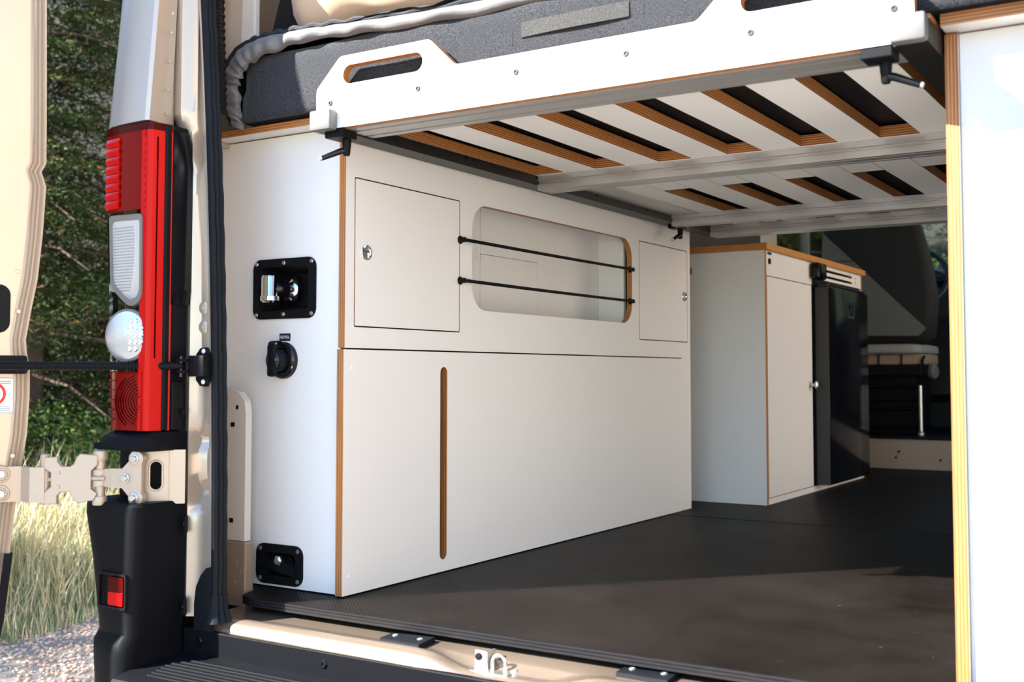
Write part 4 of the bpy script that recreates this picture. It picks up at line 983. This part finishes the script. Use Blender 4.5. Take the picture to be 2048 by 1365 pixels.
# middle link: H-shaped casting between the pins
lk = [(0.04, 0.204), (0.27, 0.205), (0.27, 0.222), (0.33, 0.229), (0.50, 0.2295), (0.58, 0.213), (0.66, 0.207), (0.93, 0.213), (0.99, 0.226), (0.88, 0.236), (0.88, 0.272), (0.99, 0.284), (0.995, 0.303), (0.68, 0.306), (0.62, 0.300), (0.57, 0.286), (0.50, 0.2805), (0.34, 0.281), (0.27, 0.290), (0.27, 0.300), (0.04, 0.299), (0.04, 0.277), (0.16, 0.268), (0.16, 0.240), (0.04, 0.228)]
ld = PIN1-PIN2; ln = Vector((ld.y, -ld.x, 0)).normalized()
b = plate(lk, 'y', 0.0, 1.0)
for v in b.verts:
    s, n_, z = v.co.x, v.co.y, v.co.z
    q = PIN2+ld*s+ln*(0.004+0.010*n_); v.co = Vector((q.x, q.y, z))
bmesh.ops.bevel(b, geom=list(b.edges), offset=0.0012, segments=1, affect='EDGES')
obj('link_plate', b, 'hinge_paint', hg)
for s in (0.24, 0.24):
    pass
for z in (0.268, 0.240):
    q = PIN2+ld*0.29+ln*0.0145
    obj('link_rivet', lathe([(0.004, 0), (0.0035, 0.0015), (0, 0.0018)], (q.x, q.y, z), ln, 12), 'hinge_paint', hg, smooth=True)
obj('link_rod', tube([PIN2+Vector((0, 0, 0.254))+ln*0.006, PIN2+ld*0.3+Vector((0, 0, 0.254))+ln*0.008], 0.0042, 8), 'hinge_paint', hg, smooth=True)
obj('link_rod', tube([PIN2+ld*0.85+Vector((0, 0, 0.2565))+ln*0.008, PIN1+ld*0.12+Vector((0, 0, 0.2565))+ln*0.010], 0.0048, 8), 'hinge_paint', hg, smooth=True)
# door leaf
dl = [(PIN2.x+0.010, PIN2.y-0.006), (PIN2.x-0.012, PIN2.y-0.022)] + [D(u, n, 0)[:2] for u, n in ((0.040, 0.024), (0.060, 0.021), (0.095, 0.020), (0.16, 0.020))]
obj('door_leaf', strip_link(dl, 0.2075, 0.2790, 0.010), 'hinge_paint', hg)
obj('leaf_barrel', lathe([(0.0125, 0), (0.0125, 0.072)], (PIN2.x, PIN2.y, 0.2072), (0, 0, 1), 18), 'hinge_paint', hg, smooth=True, angle=0.6)
for z in (0.264, 0.2245):
    obj('leaf_pocket', lathe([(0.0185, 0), (0.0165, 0.004), (0.0135, 0.0045), (0.012, 0.002), (0, 0.002)], D(0.082, 0.0248, z), DN, 22), 'hinge_paint', hg, smooth=True)
    obj('bolt', lathe([(0.0085, 0), (0.0085, 0.004), (0.007, 0.006), (0.004, 0.006), (0.0035, 0.003), (0, 0.003)], D(0.082, 0.027, z), DN, 14), 'steel', hg, smooth=True, angle=0.5)

# right rear door, mirrored, standing open outside the frame
DO, DU, DN = Vector((1.75, -0.35, 0)), Vector((0.94, 0.34, 0)), Vector((0.34, -0.94, 0))
rd = thing('rear_door', 'sunlit beige rear van door standing open beyond the right edge', 'van door', D(0.4, -0.03, -0.06))
obj('door_shell', loft([[D(*p) for p in s_] for s_ in [[(e+0.001, -0.004, z), (e+0.018, 0.001, z), (e+0.036, 0.0155, z), (0.75, 0.0155, z), (0.79, 0.0, z), (0.79, -0.05, z), (e+0.02, -0.05, z)] for z, e in EP]]), 'paint', rd, smooth=True, angle=0.6)
obj('door_seal', tube([D(0.06, 0.018, 0.0), D(0.06, 0.018, 1.7)], 0.008, 8), 'rubber', rd, smooth=True)
DO, DU, DN = Vector((-0.50, -0.35, 0)), Vector((-0.4848, -0.8746, 0)), Vector((0.8746, -0.4848, 0))
# check strap
cs = thing('door_check_strap', 'black ribbed door check strap stretched across the tail light', 'door strap', (-0.19, -0.21, 0.484))
br = obj('bracket', lathe([(0.001, 0)]*2, (-0.19, -0.21, 0.484), (0, -1, 0), 3) if False else plate([(-0.204, 0.508), (-0.192, 0.521), (-0.180, 0.523), (-0.168, 0.511), (-0.162, 0.500), (-0.162, 0.466), (-0.168, 0.453), (-0.180, 0.442), (-0.192, 0.444), (-0.204, 0.456)], 'y', -0.207, -0.186), 'black_plastic', cs)
obj('bracket_block', box(-0.206, -0.160, -0.228, -0.207, 0.463, 0.506, 0.003), 'black_plastic', cs, smooth=True)
for z in (0.515, 0.452): screw(br, (-0.1815, -0.207, z), (0, -1, 0), 0.005, 'label_white')
obj('fork', box(-0.228, -0.200, -0.240, -0.218, 0.470, 0.476, 0.001), 'black_plastic', cs)
obj('fork', box(-0.228, -0.200, -0.240, -0.218, 0.493, 0.499, 0.001), 'black_plastic', cs)
obj('pivot_pin', lathe([(0.005, 0), (0.005, 0.042), (0.004, 0.043)], (-0.219, -0.2325, 0.462), (0, 0, 1), 12), 'black_gloss', cs, smooth=True)
p0, p1 = Vector((-0.215, -0.2325, 0.4845)), Vector(D(0.20, 0.035, 0.4845))
obj('end_sleeve', tube([p0, p0.lerp(p1, 0.04), p0.lerp(p1, 0.075), p0.lerp(p1, 0.115)], [0.006, 0.0085, 0.0085, 0.0082], 14), 'black_plastic', cs, smooth=True)
pts, rr = [], []
N = 260
for i in range(N):
    pts.append(p0.lerp(p1, 0.11+0.89*i/(N-1))); rr.append(0.0094 if (i//2) % 2 else 0.0082)
obj('ribbed_sleeve', tube(pts, rr, 14), 'black_plastic', cs, smooth=True, angle=0.35)
obj('door_guide', dplate(rrect(0.0365, 0.30, 0.468, 0.506, 0.006, 3), 0.0160, 0.0240), 'black_plastic', cs)

# underbody
obj('underbody', box(-0.38, 1.62, 0.0, 5.2, -0.25, -0.13), 'black_matt', van)

# ================================================================== OUTDOORS
GZ = -0.55
def ground():
    bm = nb(); n = 60; L = 45.0; g = []
    for j in range(n+1):
        row = []
        for i in range(n+1):
            x = -L+2*L*i/n; y = -L+2*L*j/n
            row.append(bm.verts.new((x, y, GZ)))
        g.append(row)
    for j in range(n):
        for i in range(n): bm.faces.new((g[j][i], g[j][i+1], g[j+1][i+1], g[j+1][i]))
    return bm
gd = struct('ground', ground(), 'ground'); gd['label'] = 'pinkish gravel ground beside the van'
# wooded bank rising left and ahead of the van
def bank():
    bm = nb(); g = []
    na, nr = 40, 10
    for i in range(na+1):
        a = math.radians(lerp(10, 215, i/na))       # bearing around (0,2)
        row = []
        for j in range(nr+1):
            r = lerp(6.0, 30.0, j/nr)
            ci, si = math.cos(a), math.sin(a)
            x, y = 0.2+r*ci*1.0, 3.0+r*si*1.0
            h = GZ-0.05+max(0, (r-6.3))*0.55+0.15*noise3(x*0.8, y*0.8, 0)
            if j == 0: h = GZ-0.1
            row.append(bm.verts.new((x, y, h)))
        g.append(row)
    for i in range(na):
        for j in range(nr): bm.faces.new((g[i][j], g[i+1][j], g[i+1][j+1], g[i][j+1]))
    return bm
bk2 = struct('bank', bank(), 'soil', smooth=True, angle=3); bk2['label'] = 'dark wooded bank rising beyond the verge'
def bank_z(x, y):
    r = math.hypot(x-0.2, y-3.0); return GZ-0.05+max(0, r-6.3)*0.55

def tris_mesh(name, V, F, mats=None):
    me = bpy.data.meshes.new(name)
    V = np.asarray(V, dtype=np.float32).reshape(-1, 3); F = np.asarray(F, dtype=np.int32).reshape(-1, 3)
    me.vertices.add(len(V)); me.vertices.foreach_set('co', V.ravel())
    me.loops.add(len(F)*3); me.loops.foreach_set('vertex_index', F.ravel())
    me.polygons.add(len(F)); me.polygons.foreach_set('loop_start', np.arange(0, len(F)*3, 3, dtype=np.int32))
    me.update(calc_edges=True); me.validate()
    return me

def spruce_foliage(rng, H, R, z0, dens):
    V = []; 
    for lev in np.arange(z0, H, 0.22):
        rad = R*(1-(lev/H)**1.15)+0.12
        nbch = 8
        for k in range(nbch):
            a = rng.uniform(0, 2*PI); L = rad*rng.uniform(0.75, 1.1)
            d = np.array([math.cos(a), math.sin(a), 0]); sd = np.array([-d[1], d[0], 0])
            base = np.array([0, 0, lev+rng.uniform(-0.1, 0.1)])
            ns = int(dens*L)
            t = rng.uniform(0.12, 1, ns)
            droop = -0.25*L*t**1.6+0.10*L*np.maximum(0, t-0.7)
            side = rng.choice([-1, 1], ns)
            w = L*0.34*np.sin(np.clip(t, 0, 1)*PI*0.9+0.15)
            off = rng.uniform(0, 1, ns)*w
            c = base + np.outer(t*L, d) + np.outer(side*off, sd)
            c[:, 2] += droop - off*0.25 + rng.normal(0, 0.02, ns)
            # each needle tuft is a slim triangle pointing outwards
            ln = rng.uniform(0.035, 0.075, ns)
            dirv = np.outer(np.ones(ns)*0.6, d) + np.outer(side*0.8, sd) + rng.normal(0, 0.55, (ns, 3))
            dirv[:, 2] -= 0.15
            dirv /= np.linalg.norm(dirv, axis=1)[:, None]
            q = np.cross(dirv, rng.normal(0, 1, (ns, 3))); q /= np.linalg.norm(q, axis=1)[:, None]
            wd = rng.uniform(0.006, 0.012, ns)[:, None]
            V.append(np.stack([c-q*wd, c+q*wd, c+dirv*ln[:, None]], 1))
    V = np.concatenate(V).reshape(-1, 3)
    return V, np.arange(len(V))
rng = np.random.default_rng(3)
def branch_mesh(rng, H, R, z0):
    bm = nb()
    tube([(0, 0, 0), (0.02, 0.01, H*0.4), (0, 0, H)], [0.13, 0.09, 0.01], 9, bm)
    for lev in np.arange(z0*0.6, H*0.9, 0.35):
        for k in range(4):
            a = rng.uniform(0, 2*PI); L = R*(1-(lev/H)**1.15)*0.9
            d = Vector((math.cos(a), math.sin(a), 0))
            tube([Vector((0, 0, lev)), Vector((0, 0, lev))+d*L*0.5+Vector((0, 0, -0.07*L)), Vector((0, 0, lev))+d*L+Vector((0, 0, -0.25*L))], [0.018, 0.011, 0.003], 4, bm, False)
    me = bpy.data.meshes.new('trunk'); bm.to_mesh(me); bm.free(); return me
PROTO = []
for (H, R, z0, dens) in ((7.5, 1.7, 0.25, 260), (9.5, 2.0, 0.9, 150)):
    V, F = spruce_foliage(rng, H, R, z0, dens)
    fm = tris_mesh('foliage', V, F); fm.materials.append(MATS['needles']); fm.materials.append(MATS['needles_brown'])
    fm.polygons.foreach_set('material_index', (rng.uniform(0, 1, len(fm.polygons)) < 0.045).astype(np.int32))
    tm = branch_mesh(rng, H, R, z0); tm.materials.append(MATS['bark'])
    PROTO.append((fm, tm))
def spruce(x, y, kind, s, rz, label):
    t = thing('spruce_tree', label, 'tree', (x, y, max(GZ, bank_z(x, y) if y > -6 else GZ)-0.05), 'spruce trees on the bank' if y > -6 else 'unseen spruce trees added to cut low sky glow')
    t.scale = (s, s, s); t.rotation_euler = (0, 0, rz)
    for nm, me in (('foliage', PROTO[kind][0]), ('trunk', PROTO[kind][1])):
        o = bpy.data.objects.new(nm, me); COL.objects.link(o); o.parent = t
        if nm == 'foliage': o['kind'] = 'stuff'
# in view at the left, between door and van corner
spruce(-6.55, 3.75, 0, 1.0, 0.3, 'dark spruce tree nearest behind the tail light')
spruce(-8.3, 4.9, 1, 1.0, 1.3, 'tall dark spruce tree behind the nearest spruce on the bank')
spruce(-7.5, 5.7, 0, 1.05, 2.2, 'dark spruce tree higher on the bank, hidden partly by the van corner')
spruce(-8.0, 3.6, 1, 0.95, 4.1, 'dark spruce tree standing left on the bank beside the open door')
# ahead of the van and along the verge, giving the shade at the left of the van
for i, (x, y, k, s) in enumerate(((-5.6, 9.0, 1, 1.0), (-2.5, 12.0, 0, 1.1), (0.0, 11.5, 1, 0.9), (2.4, 12.5, 0, 1.0), (-5.3, -2.7, 0, 1.0), (-9.0, -2.2, 1, 1.0))):
    spruce(x, y, k, s, i*1.1, ['spruce tree on the bank ahead of the driver door', 'spruce tree seen through the side window glass', 'spruce tree seen through the windscreen above the steering wheel', 'spruce tree ahead of the windscreen at the right', 'spruce tree on the left verge outside the frame', 'spruce tree on the left verge behind the open door'][i])

for i, (x, y, k, s) in enumerate(((-15.0, -11.0, 1, 1.15), (-12.9, -13.2, 0, 1.45), (-10.9, -15.0, 1, 1.15), (-8.8, -16.4, 0, 1.45), (-6.4, -17.2, 1, 1.15), (-4.0, -17.6, 0, 1.4), (-1.5, -17.6, 1, 1.1))):  # out-of-view trees added on the sun side to block low sky glow
    spruce(x, y, k, s, i*0.9+0.4, 'unseen spruce tree added behind the viewpoint to cut low sky glow')
# leafy shrubs at the foot of the bank
def shrub_mesh(rng, n, rx, rz):
    V = []
    u = rng.normal(0, 1, (n, 3)); u /= np.linalg.norm(u, axis=1)[:, None]
    c = u*np.array([rx, rx, rz])*rng.uniform(0.45, 1, (n, 1))**0.5; c[:, 2] = np.abs(c[:, 2])*1.0+0.05
    a = rng.normal(0, 1, (n, 3)); a /= np.linalg.norm(a, axis=1)[:, None]
    b = np.cross(a, rng.normal(0, 1, (n, 3))); b /= np.linalg.norm(b, axis=1)[:, None]
    l = rng.uniform(0.014, 0.028, (n, 1)); w = l*0.42
    P = np.stack([c-a*l, c+b*w, c+a*l, c-a*l, c+a*l, c-b*w], 1).reshape(-1, 3)
    return P, np.arange(len(P))
V, F = shrub_mesh(rng, 2600, 0.55, 0.75); SM = tris_mesh('foliage', V, F); SM.materials.append(MATS['leaf'])
bm = nb()
for k in range(9):
    a = k*0.7; tube([(0, 0, 0), (0.2*math.cos(a), 0.2*math.sin(a), 0.35), (0.45*math.cos(a), 0.45*math.sin(a), 0.65)], [0.012, 0.008, 0.003], 5, bm, False)
STM = bpy.data.meshes.new('stems'); bm.to_mesh(STM); bm.free(); STM.materials.append(MATS['bark'])
for i, (x, y, s, lab) in enumerate(((-5.25, 3.35, 0.85, 'small leafy green shrub below the spruce behind the tail light'), (-5.75, 2.9, 0.9, 'leafy green shrub at the foot of the bank beside the open door'), (-5.15, 4.1, 0.9, 'leafy green shrub on the bank hidden behind the bumper corner'), (-6.0, 3.6, 1.2, 'larger leafy shrub higher on the bank under the spruces'))):
    t = thing('shrub', lab, 'shrub', (x, y, max(GZ, bank_z(x, y))-0.03), 'shrubs at the foot of the bank'); t.scale = (s, s, s*0.9); t.rotation_euler = (0, 0, i*1.3)
    for nm, me in (('foliage', SM), ('stems', STM)):
        o = bpy.data.objects.new(nm, me); COL.objects.link(o); o.parent = t
        if nm == 'foliage': o['kind'] = 'stuff'

# unseen dry slope added on the right to bounce warm light inside
def slope():
    bm = nb(); g = []
    for i in range(31):
        y = -5.0+i*1.5; row = []
        for j in range(9):
            x = 4.3+j*0.8; h = GZ-0.1+(j*0.85 if j else 0)+0.15*noise3(x*0.7, y*0.6, 1)*(j > 0)
            row.append(bm.verts.new((x+0.5*math.sin(y*0.4), y, h)))
        g.append(row)
    for i in range(30):
        for j in range(8): bm.faces.new((g[i][j], g[i+1][j], g[i+1][j+1], g[i][j+1]))
    return bm
sp_ = struct('slope', slope(), 'bounce_slope', smooth=True, angle=3); sp_['label'] = 'unseen dry slope added at the right to bounce warm light'

# grass verge
def grass(n, dry, seed, hmin, hmax):
    rng = np.random.default_rng(seed)
    # band running along the foot of the bank
    y = rng.uniform(-0.2, 4.2, n)
    r = 4.35+rng.gamma(2.0, 0.42, n)
    x = -(r-1.95)+0.18*np.sin(y*2.3)
    cl = np.sin(x*5.1+1.3)*np.sin(y*4.3)+0.5*np.sin(x*11+y*9)
    h = rng.uniform(hmin, hmax, n)*(0.8+0.25*cl)*np.clip((r-4.3)/0.6, 0.25, 1)
    th = rng.uniform(0, 2*PI, n); bend = rng.uniform(0.1, 0.55, n)*h
    d = np.stack([np.cos(th), np.sin(th), np.zeros(n)], 1); q = np.stack([-np.sin(th), np.cos(th), np.zeros(n)], 1)
    w = rng.uniform(0.0016, 0.0034, n)[:, None]
    b = np.stack([x, y, np.maximum(GZ, GZ-0.05+np.maximum(0, np.hypot(x-0.2, y-3.0)-6.3)*0.55)], 1)
    up = np.array([0, 0, 1.0])
    m1 = b+up*(h*0.5)[:, None]+d*(bend*0.22)[:, None]; tp = b+up*(h*0.95)[:, None]+d*bend[:, None]
    V = np.stack([b-q*w, b+q*w, m1+q*w*0.9, m1-q*w*0.9, tp], 1).reshape(-1, 3)
    i = np.arange(n)[:, None]*5
    F = np.concatenate([i+np.array([[0, 1, 2]]), i+np.array([[0, 2, 3]]), i+np.array([[3, 2, 4]])], 0)
    return tris_mesh('grass', V, F)
g1 = obj('verge_grass', grass(22000, False, 11, 0.20, 0.46), 'grass', kind='stuff'); tag(g1, 'green blades of grass growing along the gravel verge', 'grass')
g2 = obj('dry_grass', grass(11000, True, 12, 0.30, 0.66), 'grass_dry', kind='stuff'); tag(g2, 'straw-coloured dry grass stems standing above the green verge', 'grass')
# low tufts spreading onto the gravel
# loose gravel
def stones(n, seed, x0, x1, y0, y1, smin, smax):
    rng = np.random.default_rng(seed)
    bm = nb(); bmesh.ops.create_icosphere(bm, subdivisions=1, radius=1); bm.verts.ensure_lookup_table()
    bv = np.array([v.co[:] for v in bm.verts]); bf = np.array([[v.index for v in f.verts] for f in bm.faces]); bm.free()
    k = len(bv)
    c = np.stack([rng.uniform(x0, x1, n), rng.uniform(y0, y1, n), np.full(n, GZ)], 1)
    s = rng.uniform(smin, smax, n)**1.0
    V = bv[None]*rng.uniform(0.75, 1.25, (n, k, 1))
    V = V*(s[:, None, None]*np.stack([rng.uniform(0.8, 1.4, n), rng.uniform(0.7, 1.1, n), rng.uniform(0.5, 0.8, n)], 1)[:, None, :])
    th = rng.uniform(0, 2*PI, n); ct, st = np.cos(th)[:, None], np.sin(th)[:, None]
    X = V[:, :, 0]*ct-V[:, :, 1]*st; Y = V[:, :, 0]*st+V[:, :, 1]*ct
    V = np.stack([X, Y, V[:, :, 2]+(s*0.25)[:, None]], 2)+c[:, None, :]
    F = (bf[None]+(np.arange(n)*k)[:, None, None]).reshape(-1, 3)
    return tris_mesh('gravel', V.reshape(-1, 3), F)
tag(obj('pink_gravel', stones(11000, 5, -4.2, -0.9, -0.4, 1.9, 0.004, 0.011), 'gravel_pink', kind='stuff'), 'loose pinkish gravel chips beside the bumper', 'gravel')
tag(obj('grey_gravel', stones(7000, 6, -4.2, -0.9, -0.4, 1.9, 0.004, 0.010), 'gravel_grey', kind='stuff'), 'scattered grey gravel chips among the pink gravel', 'gravel')
